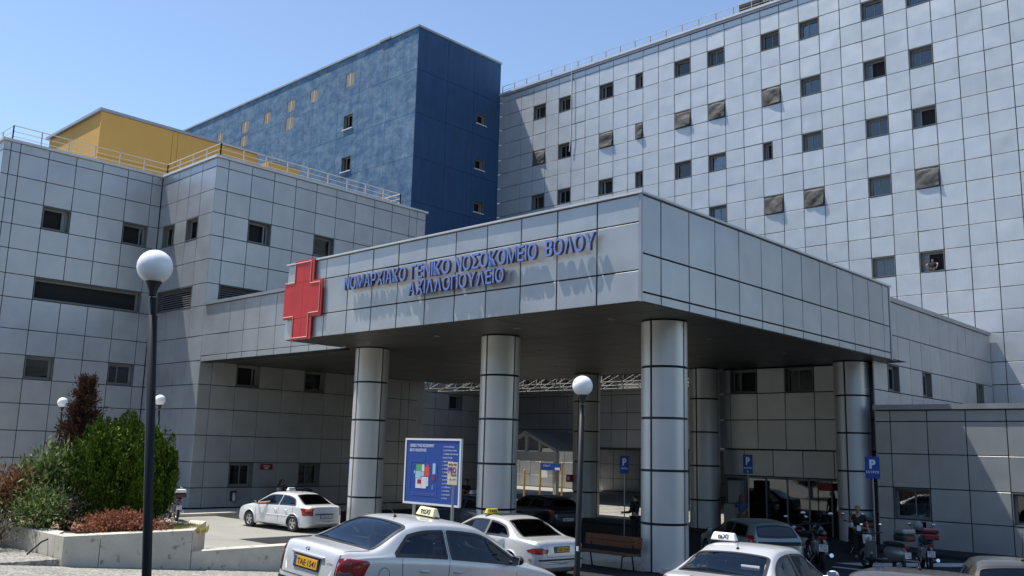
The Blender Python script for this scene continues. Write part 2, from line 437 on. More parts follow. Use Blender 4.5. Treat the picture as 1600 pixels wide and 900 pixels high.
def place_panels(parent, queues, name='panel', limit=300):
    q = [e for w_ in queues for e in w_.queue]
    q.sort(key=lambda e: (e[3]-Vector(CAM)).length)
    stuff = MB()
    def seen(e):
        c = e[3]; d = np.array(c)-CAM; f = d @ _F
        if f < 1: return 9
        x, y = abs((d @ _R)/f), abs((d @ _U)/f)
        return 0 if x < 800/FPX*1.03 and y < 450/FPX*1.05 else 5
    q.sort(key=lambda e: seen(e))
    for n, (w_, wd, ht, c) in enumerate(q):
        sg_ = .006 if w_.mat is M_tower else .004
        tilt = (rnd.gauss(0, sg_), 0, w_.rotz()+rnd.gauss(0, sg_))
        me = panel_mesh(wd, ht, w_.mat)
        if n < limit:
            link(name, me, parent, c, tilt)
        else:
            from mathutils import Euler
            M = Matrix.Translation(c) @ Euler(tilt).to_matrix().to_4x4()
            stuff.add([M @ v.co for v in me.vertices], [tuple(p.vertices) for p in me.polygons])
            stuff_mat = w_.mat
    if len(q) > limit:
        tag(stuff.obj(name+'_rest', stuff_mat, parent, fix=False), kind='stuff')

def fill_box(mb, wall, u0, u1, z0, z1, d0, d1, mi=0):
    mb.box(wall.world(u0, z0, d0), wall.world(u1, z1, d1), mi)

def window(wall, u0, u1, z0, z1, style='open', depth=.34, parent=None, seed=0):
    """a recessed window: reveal lining, frame, pane and what shows in it"""
    g = .015; p = parent or wall.p; r = random.Random(seed*13+5)
    mb = MB(); t = .03
    u0 += g; u1 -= g; z0 += g; z1 -= g
    # outer angle frame a little proud of the cladding, then the reveal lining
    fill_box(mb, wall, u0, u0+t, z0, z1, .008, -depth); fill_box(mb, wall, u1-t, u1, z0, z1, .008, -depth)
    fill_box(mb, wall, u0+t, u1-t, z1-t, z1, .008, -depth); fill_box(mb, wall, u0+t, u1-t, z0, z0+t, .014, -depth)
    f = mb.obj('window', M_reveal, p)
    fr = MB(); a, b, c, d = u0+t, u1-t, z0+t, z1-t; k = .10 if wall.v == 49.0 or wall.face == 'E' else .07
    for uu in ((a, a+k), (b-k, b)): fill_box(fr, wall, uu[0], uu[1], c, d, -depth+.09, -depth+.03)
    for zz in ((c, c+k), (d-k, d)): fill_box(fr, wall, a+k, b-k, zz[0], zz[1], -depth+.09, -depth+.03)
    if style == 'open': um = a+(b-a)*(.80 if wall.face == 'E' else .30); fill_box(fr, wall, um-.03, um+.03, c+k, d-k, -depth+.09, -depth+.03)
    elif (u1-u0) > .9 and style in ('glass', 'curtain'):
        um = a+(b-a)*(.42 if seed % 2 else .55); fill_box(fr, wall, um-.02, um+.02, c+k, d-k, -depth+.085, -depth+.035)
    fr.obj('frame', M_frame, f)
    bk = MB(); fill_box(bk, wall, a, b, c, d, -depth-.02, -depth-.5); bk.obj('room', M_room, f) if style == 'never' else None
    gl = MB(); fill_box(gl, wall, a+k, b-k, c+k, d-k, -depth+.065, -depth+.055)
    if style in ('glass', 'curtain', 'blind'): gl.obj('pane', M_winglass, f)
    if style == 'open':
        ua, ub = ((um+.03, b-k) if wall.face == 'E' else (a+k, um-.03)); gl = MB(); fill_box(gl, wall, ua, ub, c+k, d-k, -depth+.065, -depth+.055); gl.obj('pane', M_winglass, f)
    if style == 'curtain':
        cu = MB(); n = 14
        for i in range(n):
            ua, ub = a+k+(b-a-2*k)*i/n, a+k+(b-a-2*k)*(i+1)/n
            dd = .0 if i % 2 else .03
            P = [wall.world(ua, c+k, -depth-.02-dd), wall.world(ub, c+k, -depth-.05+dd), wall.world(ub, d-k, -depth-.05+dd), wall.world(ua, d-k, -depth-.02-dd)]
            cu.add(P, [(0, 1, 2, 3)])
        cu.obj('curtain', M_curtain, f)
    if style == 'blind':
        cu = MB(); h = (d-c)*r.choice((.4, .5, .6)); fill_box(cu, wall, a+k, b-k, d-h, d-k, -depth+.02, -depth+.01); cu.obj('blind', M_blind, f)
    if style == 'screen':
        n = 13; cu = MB(); vs = []
        for j in range(n+1):
            for i in range(n+1):
                s_, t_ = i/n, j/n
                th_ = seed*1.7; fo_ = abs(math.sin(2.6*(s_*math.cos(th_)+t_*math.sin(th_))+seed)); fo2 = abs(math.sin(4.1*(s_*math.sin(th_*2)-t_*.9)+seed*3)); sag = (.15*(1-t_)**.7*(.3+.7*s_)+.07*fo_*math.sin(PI*s_)+.04*fo2)*(t_ < .97)-.02
                vs.append(wall.world(a+(b-a)*s_, c+(d-c)*t_-.02*math.sin(PI*s_)*(j == 0), -.02+sag*r.uniform(.8, 1.1)))
        cu.add(vs, [(j*(n+1)+i, j*(n+1)+i+1, (j+1)*(n+1)+i+1, (j+1)*(n+1)+i) for j in range(n) for i in range(n)], 0, True)
        cu.obj('insect_screen', M_screen, f)
    if style == 'louvre':
        lv = MB(); n = 9
        for i in range(n):
            z = c+(d-c)*(i+.5)/n
            P0 = wall.world(a, z, -.10); P1 = wall.world(b, z, -.10)
            cc = (P0+P1)/2; ax = (P1-P0)/2; o = (wall.world(0, 0, .04)-wall.world(0, 0, 0))
            lv.obox(cc, ax, o+Vector((0, 0, -.035)), Vector((0, 0, .006)))
        lv.obj('louvre', M_reveal, f)
    return f

ZL = [16.07, 14.95, 13.82, 12.70, 11.57, 10.42, 9.35, 7.93, 6.78, 5.70, 4.60, 3.40, 2.20, 1.05, .16]
MOD = 1.265

# ================================================================== left wing
wing = empty('clad_hospital_wing', (-39, 20.6, 0), 'lower grey panelled hospital wing stepping out at the left below the yellow block', 'building')
F1 = Wall(wing, 'E', -44.5); F2 = Wall(wing, 'S', 20.6); F3 = Wall(wing, 'E', -39.0); F0 = Wall(wing, 'S', 13.0)
wing_w = []
# shell behind the cladding
sh = MB()
sh.box((-66, 13.45, 0), (-44.92, 34.0, 16.05)); sh.box((-44.92, 21.0, 0), (-39.45, 33.85, 16.05))
# these shells are punched by nothing: windows sit in front of them
tag(sh.obj('wall', M_shell, wing))
z1s = [16.50]+ZL
f1u = [13.0, 13.31, 13.72]+[13.72+MOD*i for i in range(1, 6)]+[20.58]
def rect(u0, u1, zt, zb): return (u0, u1, zb, zt)
f1w = [(14.985, 16.25, 12.70, 13.82, 'open'), (18.78, 20.045, 12.70, 13.82, 'open'), (14.985, 16.25, 5.70, 6.78, 'blind'), (18.78, 20.045, 5.70, 6.78, 'glass')]
op1 = (14.985, 20.045, 9.35, 10.42)
F1.grid(f1u, z1s, [w_[:4] for w_ in f1w]+[op1])
f2u = [-44.5, -43.98, -42.72, -41.55, -40.35, -39.0]
f2w = [(-43.98, -42.72, 12.70, 13.82, 'glass'), (-41.55, -40.35, 12.70, 13.82, 'glass')]
op2 = (-43.98, -40.35, 9.35, 10.42)
F2.grid(f2u, z1s, [w_[:4] for w_ in f2w]+[op2])
f3u = [20.6, 21.24]+[21.24+MOD*i for i in range(1, 10)]+[33.2, 33.85]
f3w = [(22.505, 23.77, 12.70, 13.82, 'open'), (26.30, 27.565, 12.70, 13.82, 'blind'), (22.505, 23.77, 5.70, 6.78, 'open'), (26.30, 27.565, 5.70, 6.78, 'blind'),
       (22.505, 23.77, 1.05, 2.20, 'glass'), (26.30, 27.565, 1.05, 2.20, 'glass')]
op3 = (21.24+MOD*.5-.1, 23.77+.1, 9.35, 10.42)
F3.grid(f3u, z1s, [w_[:4] for w_ in f3w]+[(21.24, 23.77, 9.35, 10.42)])
for a, b, c, d in ((-44.5+.0, 0, 0, 0),): pass
F0.grid([-52, -50.7, -49.4, -48.1, -46.85, -45.6, -44.5], z1s)
# extension fascia coplanar with F2 (beam that ties the canopy to the wing)
EX = Wall(wing, 'S', 20.6)
EX.grid([-39.0, -36.66, -35.44, -34.2, -32.94, -31.68, -30.42, -29.2, -28.0], [9.33, 7.93, 6.98, 6.72])
place_panels(wing, [F3, F1, F2, EX, F0], limit=300)
for i, (a, b, c, d, st) in enumerate(f1w): window(F1, a, b, c, d, st, seed=i)
for i, (a, b, c, d, st) in enumerate(f2w): window(F2, a, b, c, d, st, seed=i+5)
for i, (a, b, c, d, st) in enumerate(f3w): window(F3, a, b, c, d, st, seed=i+8)
# long ventilation openings
for wl, o in ((F1, op1), (F2, op2), (F3, (21.24, 23.77, 9.35, 10.42))):
    window(wl, o[0], o[1], o[2], o[3], 'louvre' if wl is not F1 else 'vent', depth=.38, seed=3)
mb = MB(); mb.box((-39.0, 20.66, 6.70), (-28.4, 21.1, 9.30)); mb.obj('beam', M_shell, wing)
# copings (upper fascia strip above the top joint) and coping caps
cp = MB()
cp.box((-52, 13.2, 16.09), (-44.7, 20.55, 16.50)); cp.box((-44.7, 20.8, 16.09), (-39.2, 33.8, 16.50))
cp.box((-66, 20.55, 16.09), (-44.702, 33.8, 16.50))
cp.obj('coping', M_coping, wing); cp = MB(); cp.box((-52.05, 12.90, 16.502), (-44.40, 20.50, 16.62)); cp.box((-44.85, 20.50, 16.502), (-38.90, 33.95, 16.62)); cp.box((-66, 20.5, 16.504), (-44.852, 33.95, 16.618))
cp.obj('coping_cap', M_copw, wing)
cp = MB(); cp.box((-38.95, 20.50, 9.335), (-28.3, 21.3, 9.46)); cp.obj('beam_coping', M_coping, wing)

M_palerail = simple('pale_rail', (.50, .44, .37), .5, metal=.2)
def railing(name, pts, h, n_per, label, m, parent=None, mids=(.35, .65), r=.022):
    t = empty(name, pts[0], label, 'railing'); L = Vector(pts[0])
    P = [Vector(p)-L for p in pts]
    for a, b in zip(P[:-1], P[1:]):
        for f in (1.0,)+tuple(mids):
            mb = MB(); mb.tube([a+Vector((0, 0, h*f)), b+Vector((0, 0, h*f))], r if f == 1.0 else r*.7, 6); mb.obj('rail', m, t)
        n = max(1, round((b-a).length/n_per))
        for i in range(n+1):
            q = a.lerp(b, i/n); mb = MB(); mb.box((q.x-.025, q.y-.025, q.z), (q.x+.025, q.y+.025, q.z+h)); mb.obj('post', m, t)
    return t
railing('roof_railing', [(-52, 13.45, 16.62), (-44.95, 13.45, 16.62), (-44.95, 21.0, 16.62), (-39.5, 21.0, 16.62), (-39.5, 32.3, 16.62), (-43, 32.3, 16.62)], .80, 1.3,
        'pale metal railing along the roof edge of the lower left wing', M_palerail)

# yellow block on the wing roof
yb = empty('yellow_roof_block', (-52, 20, 16.6), 'yellow rendered block standing on the roof of the left wing', 'building')
mb = MB(); mb.box((-60, 20.15, 16.6), (-52.05, 30.3, 21.85)); mb.box((-56, 30.25, 16.6), (-50.55, 32.6, 21.1)); mb.obj('wall', M_yellowp, yb)
mb = MB()
mb.box((-60.2, 19.92, 21.85), (-51.9, 30.45, 22.02)); mb.box((-56, 30.46, 21.1), (-50.45, 32.7, 21.22)); mb.obj('roof_edge', M_coping, yb)
def slabs(parent, face, v, us, zs, mat, skip=(), name='wall_panel', gap=.012, th=.10):
    for i in range(len(us)-1):
        for j in range(len(zs)-1):
            u0, u1 = sorted((us[i], us[i+1])); z0, z1 = sorted((zs[j], zs[j+1]))
            mb = MB(); W = Wall(parent, face, v)
            # cut rectangular holes by splitting into strips
            holes = [h for h in skip if h[0] < u1 and h[1] > u0 and h[2] < z1 and h[3] > z0]
            ucuts = sorted({u0, u1} | {min(max(x, u0), u1) for h in holes for x in h[:2]})
            zcuts = sorted({z0, z1} | {min(max(x, z0), z1) for h in holes for x in h[2:4]})
            for a, b in zip(ucuts[:-1], ucuts[1:]):
                for c, d in zip(zcuts[:-1], zcuts[1:]):
                    um, zm = (a+b)/2, (c+d)/2
                    if any(h[0] < um < h[1] and h[2] < zm < h[3] for h in holes): continue
                    fill_box(mb, W, a+(gap if a == u0 else 0), b-(gap if b == u1 else 0), c+(gap if c == z0 else 0), d-(gap if d == z1 else 0), 0, -th)
            if mb.v: mb.obj(name, mat, parent)
slabs(yb, 'E', -52.0, [20.04, 24.4, 24.75, 30.2], [16.6, 19.2, 21.84], M_yellowp)
slabs(yb, 'S', 20.1, [-60, -56.2, -52.03], [16.6, 19.2, 21.84], M_yellowp)
slabs(yb, 'E', -50.5, [30.3, 32.6], [16.6, 21.09], M_yellowp)
slabs(yb, 'S', 30.3, [-51.98, -50.52], [16.6, 19.0, 21.09], M_yellowp)

# ================================================================== blue block
bb = empty('blue_rendered_block', (-48.1, 40.3, 0), 'tall faded blue rendered block between the yellow block and the grey tower', 'building')
mb = MB(); mb.box((-84, 40.75, 0), (-48.55, 48.97, 33.3)); mb.obj('wall', M_shell, bb)
bw = [(-56.75, -55.55, 27.45, 28.65, 'open'), (-56.72, -55.5, 23.98, 25.2, 'open')]
bs = [(-56.75, -55.65, 31.0, 32.12), (-61.65, -60.5, 30.9, 31.98), (-65.05, -63.85, 30.9, 31.9), (-65.05, -63.8, 29.3, 30.42), (-68.6, -67.5, 30.72, 31.7), (-72.35, -71.1, 30.68, 31.75), (-72.4, -71.15, 29.4, 30.4), (-76.7, -75.6, 30.7, 31.7)]
br = [(46.47, 47.5, 27.85, 28.7, 'open'), (46.42, 47.45, 24.2, 25.08, 'open'), (46.45, 47.48, 20.8, 21.68, 'open')]
zsb = [0, 6.8, 10.2, 13.6, 17.0, 20.3, 23.6, 26.9, 30.2, 33.45]
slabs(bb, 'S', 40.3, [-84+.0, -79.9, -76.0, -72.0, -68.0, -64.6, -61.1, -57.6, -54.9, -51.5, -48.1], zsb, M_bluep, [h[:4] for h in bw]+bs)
slabs(bb, 'E', -48.1, [40.32, 43.3, 46.1, 49.0], zsb, M_blueshade, [h[:4] for h in br])
WBs = Wall(bb, 'S', 40.3); WBe = Wall(bb, 'E', -48.1)
for i, h in enumerate(bw): 
    window(WBs, *h[:4], h[4], seed=i, depth=.3)
    mb = MB(); fill_box(mb, WBs, h[0]-.05, h[1]+.05, h[2]-.06, h[2], .10, -.2); mb.obj('sill', M_white, bb)
for i, h in enumerate(br): 
    window(WBe, *h[:4], h[4], seed=i, depth=.3)
    mb = MB(); fill_box(mb, WBe, h[0]-.05, h[1]+.05, h[2]-.06, h[2], .08, -.2); mb.obj('sill', M_white, bb)
M_shutter = simple('beige_shutter', (.36, .29, .21), .7, var=.15, scale=4)
for h in bs:
    mb = MB(); um = (h[0]+h[1])/2
    fill_box(mb, WBs, h[0]+.02, um-.03, h[2], h[3], -.03, -.09); fill_box(mb, WBs, um+.03, h[1]-.02, h[2]+.0, h[3], -.03, -.09)
    for k in range(7):
        z = h[2]+(h[3]-h[2])*(k+.5)/7; fill_box(mb, WBs, h[0]+.06, um-.07, z-.02, z+.02, -.015, -.03); fill_box(mb, WBs, um+.07, h[1]-.06, z-.02, z+.02, -.015, -.03)
    fill_box(mb, WBs, um-.025, um+.025, h[2], h[3], -.01, -.08, 1)
    mb.obj('shutter', [M_shutter, M_white], bb)
mb = MB(); mb.box((-84, 40.2, 33.45), (-52.5, 49.0, 33.6)); mb.box((-52.49, 40.15, 33.5), (-51.2, 49.0, 33.66)); mb.box((-51.19, 40.2, 33.45), (-48.0, 49.0, 33.6)); mb.obj('roof_edge', M_coping, bb)

# ================================================================== main tower
tower = empty('grey_panelled_tower', (-30, 49, 0), 'high grey panelled hospital tower with rows of square windows filling the right', 'building')
T = Wall(tower, 'S', 49.0, M_tower)
xk = lambda k: -12.865+MOD*k
ZT = [30.62, 30.18, 29.04, 27.90, 26.70, 25.42, 24.27, 23.11, 21.96, 20.83, 19.70, 18.55, 17.41, 16.24, 15.10, 13.98, 12.85, 11.72, 10.58, 9.44, 8.00, 6.88, 5.70, 4.60, 3.40]
rows = {1: (27.90, 29.04), 2: (24.27, 25.42), 3: (20.83, 21.96), 4: (17.41, 18.55), 5: (13.98, 15.10), 6: (12.85, 13.98)}
def kcol(xc): return round((xc+12.865)/MOD-.5)
tw = [(-43.88,1,'open'),(-41.35,1,'open'),(-37.6,1,'open'),(-34.77,1,'half'),(-31.25,1,'blind'),(-28.7,1,'glass'),(-24.9,1,'glass'),(-22.4,1,'glass'),(-18.6,1,'glass'),(-16.05,1,'curtain'),
      (-43.88,2,'screen'),(-41.37,2,'curtain'),(-37.6,2,'screen'),(-34.77,2,'halfscreen'),(-31.25,2,'screen'),(-28.7,2,'screen'),(-24.9,2,'screen'),(-22.4,2,'glass'),(-18.57,2,'open'),(-15.98,2,'curtain'),
      (-43.88,3,'open'),(-41.37,3,'glass'),(-37.6,3,'open'),(-34.77,3,'half'),(-31.25,3,'blind'),(-28.7,3,'blind'),(-25.3,3,'half'),(-22.4,3,'glass'),(-18.6,3,'glass'),(-16.05,3,'open'),
      (-28.7,4,'glass'),(-24.9,4,'screen'),(-22.4,4,'screen'),(-18.6,4,'glass'),(-16.06,4,'screen'),
      (-18.6,6,'curtain'),(-16.07,6,'open'),(-12.2,1,'glass'),(-8.5,2,'glass'),(-12.2+MOD*3,3,'open'),(-31.25,4,'open'),(-37.6,4,'glass')]
skips = []; todo = []; extra = []
for x, r_, st in tw:
    z0, z1 = rows[r_]; k = kcol(x); u0, u1 = xk(k), xk(k+1)
    if st.startswith('half'):
        um = (u0+u1)/2; h0, h1 = (u0, um) if x < (u0+u1)/2 else (um, u1)
        skips.append((u0, u1, z0, z1)); todo.append((h0, h1, z0, z1, 'screen' if 'screen' in st else 'open'))
        extra.append((um, u1, z0, z1) if h0 == u0 else (u0, um, z0, z1))
    else:
        skips.append((u0, u1, z0, z1)); todo.append((u0, u1, z0, z1, st))
GAP = .019; panel_cache.clear()
T.grid([xk(k) for k in range(-28, 12)], ZT, skips)
for e in extra: T.cell(*e)
place_panels(tower, [T], limit=300); GAP = .015; panel_cache.clear()
mb = MB(); mb.box((-48.2, 49.40, 3.45), (2.3, 68, 30.6)); mb.obj('wall', M_shell, tower)
for i, h in enumerate(todo): window(T, *h[:4], h[4], seed=i, depth=.36)
mb = MB(); mb.box((-48.3, 48.93, 30.64), (2.35, 68, 30.80)); mb.obj('coping', M_coping, tower); mb = MB(); mb.box((-48.3, 48.85, 30.802), (2.4, 68, 30.95)); mb.obj('coping_cap', M_copw, tower)
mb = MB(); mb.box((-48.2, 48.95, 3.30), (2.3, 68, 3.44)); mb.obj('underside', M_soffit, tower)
mb = MB(); mb.tube([(-40.65, 48.88, 31.2), (-40.66, 48.86, 28.2), (-40.62, 48.84, 26.0), (-40.75, 48.86, 24.6)], .03, 5); mb.obj('hanging_cable', M_white, tower)
railing('roof_railing', [(-48.0, 49.15, 30.92), (-12.0, 49.15, 30.92)], .68, 1.27, 'thin metal railing along the roof edge of the grey tower', M_rust, mids=(.5,), r=.020)
for xx in (-27.5, -25.7):
    mb = MB(); mb.box((xx, 50.0, 30.92), (xx+1.5, 51.6, 32.1)); 
    for k in range(5): mb.box((xx+.06, 49.96, 31.05+k*.2), (xx+1.44, 50.0, 31.16+k*.2))
    ac = mb.obj('roof_air_unit', M_blackplastic)
    tag(ac, ('left' if xx < -26.5 else 'right')+' one of two dark louvred air units behind the tower roof railing', 'air unit')

# ================================================================== side wing behind canopy and low annex
side = empty('side_wing', (-13.5, 34.2, 0), 'shaded two storey wing wall running from the canopy back to the grey tower', 'building')
SW = Wall(side, 'E', -13.5)
sw_w = [(35.55, 36.75, 5.70, 6.78, 'glass'), (39.3, 40.4, 5.70, 6.78, 'curtain'), (46.35, 47.5, 5.70, 6.78, 'glass')]
us = [34.2, 35.55, 36.75, 38.0, 39.3, 40.4, 41.65, 42.9, 44.05, 45.2, 46.35, 47.5, 48.95]
SW.grid(us, [9.28, 7.96, 6.78, 5.70, 4.60, 3.40, 2.20, 1.05, .05], [h[:4] for h in sw_w])
place_panels(side, [SW])
for i, h in enumerate(sw_w): window(SW, *h[:4], h[4], seed=i, depth=.30)
mb = MB(); mb.box((-20.5, 35.3, 0), (-13.9, 48.9, 9.2)); mb.obj('wall', M_shell, side)
mb = MB(); mb.box((-20.5, 34.3, 9.29), (-13.42, 48.9, 9.46)); mb.obj('coping', M_coping, side)
BW = Wall(side, 'S', 34.9)
bwu = [-20.5, -19.95, -18.7, -17.45, -16.2, -15.0, -13.52]
bww = [(-19.95, -18.7, 5.70, 6.73, 'open'), (-17.45, -16.2, 5.70, 6.73, 'glass')]
BW.grid(bwu, [6.73, 5.70, 4.60, 3.40], [h[:4] for h in bww])
BW2 = Wall(side, 'S', 35.2); BW2.grid([-20.5, -19.5, -18.2, -16.9, -15.6, -13.55], [3.38, 2.3]); BW2.grid([-14.8, -13.55], [2.29, 1.1, .02])
place_panels(side, [BW, BW2])
for i, h in enumerate(bww): window(BW, *h[:4], h[4], seed=i, depth=.30)
mb = MB()   # glazed ground floor doors behind the motorcycles
for i in range(7):
    x = -20.4+i*.93; mb.box((x-.03, 35.2, 0), (x+.03, 35.27, 2.28))
mb.box((-20.4, 35.2, 2.2), (-14.8, 35.265, 2.28)); mb.obj('door_frame', M_frame, side)
mb = MB(); mb.box((-20.4, 35.228, .03), (-14.8, 35.24, 2.2)); mb.obj('door_glass', M_winglass, side)

annex = empty('low_annex', (-13.4, 33.8, 0), 'low grey panelled annex at the lower right with a flat metal coping', 'building')
AW = Wall(annex, 'S', 33.8)
au = [-13.38]+[-12.83+1.285*i for i in range(0, 12)]
aw = [(-12.83, -11.545, 1.05, 2.15, 'curtain'), (-8.975, -7.69, 1.05, 2.15, 'open'), (-5.12, -3.835, 1.05, 2.15, 'glass')]
AW.grid(au, [4.88, 4.48, 3.33, 2.15, 1.05, .05], [h[:4] for h in aw])
place_panels(annex, [AW])
for i, h in enumerate(aw): window(AW, *h[:4], h[4], seed=i, depth=.3)
mb = MB(); mb.box((-13.3, 34.2, 0), (1.3, 48.8, 4.85)); mb.obj('wall', M_shell, annex)
mb = MB(); mb.box((-13.40, 33.68, 4.90), (1.4, 48.9, 5.08)); mb.obj('coping', M_coping, annex)

# ================================================================== rear court
court = empty('rear_court_walls', (-39, 34, 0), 'dark panelled walls around the court seen through the canopy columns', 'building')
RC = Wall(court, 'E', -46.0); RC.grid([33.9+MOD*i for i in range(0, 13)], [9.35, 7.93, 6.78, 5.70, 4.60, 3.40, 2.20, 1.05, .05], [(36.4, 37.7, 5.70, 6.78), (42.7, 44.1, 5.7, 6.78)])
RS = Wall(court, 'S', 61.0); RS.grid([-60+1.3*i for i in range(0, 36)], [3.38, 2.2, 1.05, .05])
place_panels(court, [RC, RS])
for i, u in enumerate((36.43, 42.755)): window(RC, u, u+MOD, 5.70, 6.78, 'open', seed=i)
mb = MB(); mb.box((-48, 33.9, 0), (-46.4, 50, 9.3)); mb.box((-60, 61.4, 0), (-13, 62, 3.4)); mb.obj('wall', M_shell, court)
mb = MB(); mb.box((-39.9, 33.86, 0), (-39.1, 34.4, 9.3)); mb.obj('end_pier', M_clad, court)
# ================================================================== entrance canopy
can = empty('entrance_canopy', (-12.8, 18.16, 0), 'large grey panelled entrance canopy carried on round columns, with blue lettering', 'canopy')
CF = Wall(can, 'S', 18.16); CE = Wall(can, 'E', -12.8)
cu = [-12.84, -14.17, -15.52, -16.84, -18.18, -19.49, -20.81, -22.14, -23.44, -24.75, -26.04, -27.2, -28.41]
GAP = .019; panel_cache.clear()
CF.grid(cu, [9.50, 8.79, 7.565, 6.77])
cy = [18.20, 19.05]+[19.05+1.318*i for i in range(1, 12)]+[34.1]
CE.grid(cy, [9.50, 8.0, 7.02, 6.77])
# replace the cells that carry the red cross by plain ones; the cross itself is bolted on in front
place_panels(can, [CF, CE], name='fascia_panel')
GAP = .015; panel_cache.clear()
mb = MB(); mb.box((-28.36, 18.25, 6.84), (-12.89, 20.55, 9.45)); mb.box((-28.36, 20.55, 6.84), (-12.89, 34.12, 9.45)); mb.box((-28.36, 34.12, 6.84), (-20.6, 35.9, 9.45)); mb.box((-38.9, 21.12, 6.84), (-28.37, 35.9, 9.25)); mb.obj('roof', M_shell, can)
mb = MB(); mb.box((-28.45, 18.09, 9.51), (-12.73, 34.28, 9.565)); mb.obj('coping', M_copw, can)
# corner trims
mb = MB(); mb.box((-12.835, 18.125, 6.77), (-12.765, 18.195, 9.5)); mb.obj('corner_trim', M_coping, can); mb = MB(); mb.box((-13.4, 34.13, 6.77), (-12.78, 34.24, 9.5)); mb.obj('corner_trim', M_coping, can)
# soffit panels, hung flat
def soffit(x0, x1, y0, y1, nx, ny, z=6.77):
    c = []
    for i in range(nx):
        for j in range(ny):
            a, b = x0+(x1-x0)*i/nx, x0+(x1-x0)*(i+1)/nx; c0, c1 = y0+(y1-y0)*j/ny, y0+(y1-y0)*(j+1)/ny
            c.append(((a+b)/2, (c0+c1)/2))
    wd, ht = (x1-x0)/nx, (y1-y0)/ny
    m = MB(); m.box((-wd/2+.012, -ht/2+.012, 0), (wd/2-.012, ht/2-.012, .05)); me = m.mesh('soffit_panel', M_soffit)
    for p in c: link('soffit_panel', me, can, (p[0], p[1], z+rnd.uniform(-.002, .002)))
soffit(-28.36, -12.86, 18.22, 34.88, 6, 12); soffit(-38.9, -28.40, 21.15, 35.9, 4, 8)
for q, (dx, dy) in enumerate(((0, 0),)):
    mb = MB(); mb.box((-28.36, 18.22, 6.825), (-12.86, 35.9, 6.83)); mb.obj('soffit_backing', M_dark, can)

for i in range(4):
    for j in range(3):
        mb = MB(); mb.lathe([(0, 0), (.09, 0), (.11, .012), (.11, .03), (0, .03)], (-26.0+3.6*i, 20.2+5.1*j, 6.745), 16); mb.obj('ceiling_light', M_frame, can)
# columns
CZ = [0.0, 1.26, 2.66, 4.06, 5.46, 6.76]
quarter = {}
def quarter_mesh(h):
    k = round(h, 2)
    if k not in quarter:
        n = 14; R1, R0 = .64, .60; g = .034; a0 = math.asin(g/R1); mb = MB(); vs = []
        for i in range(n+1):
            a = a0+(PI/2-2*a0)*i/n
            for R in (R1, R0):
                for z in (.034, h-.034): vs.append((R*math.cos(a), R*math.sin(a), z))
        fo = [(4*i, 4*i+4, 4*i+5, 4*i+1) for i in range(n)]
        mb.add(vs, fo, 0, True)
        mb.add(vs, [(4*i, 4*i+2, 4*i+6, 4*i+4) for i in range(n)]+[(4*i+1, 4*i+5, 4*i+7, 4*i+3) for i in range(n)]+[(0, 1, 3, 2), (4*n, 4*n+2, 4*n+3, 4*n+1)])
        quarter[k] = mb.mesh('cladding_panel', M_column)
    return quarter[k]
def column(x, y):
    mb = MB(); mb.lathe([(.0, 0), (.605, 0), (.605, 6.78), (0, 6.78)], n=32); c = mb.obj('column', M_band, can, (x+12.8, y-18.16, 0))
    for i in range(5):
        for q in range(4):
            link('cladding_panel', quarter_mesh(CZ[i+1]-CZ[i]), c, (0, 0, CZ[i]), (0, 0, q*PI/2))
    return c
can.location = (-12.8, 18.16, 0)
COLS = [(-14.30, 21.42), (-20.66, 21.42), (-27.55, 21.55), (-14.42, 34.32), (-20.9, 34.35), (-27.4, 34.45)]
for ch in list(can.children): ch.location = Vector(ch.location)-Vector((-12.8, 18.16, 0))
for x, y in COLS: column(x, y)
for th in (wing, yb, bb, tower, side, annex, court):
    for ch in th.children: ch.location = Vector(ch.location)-th.location

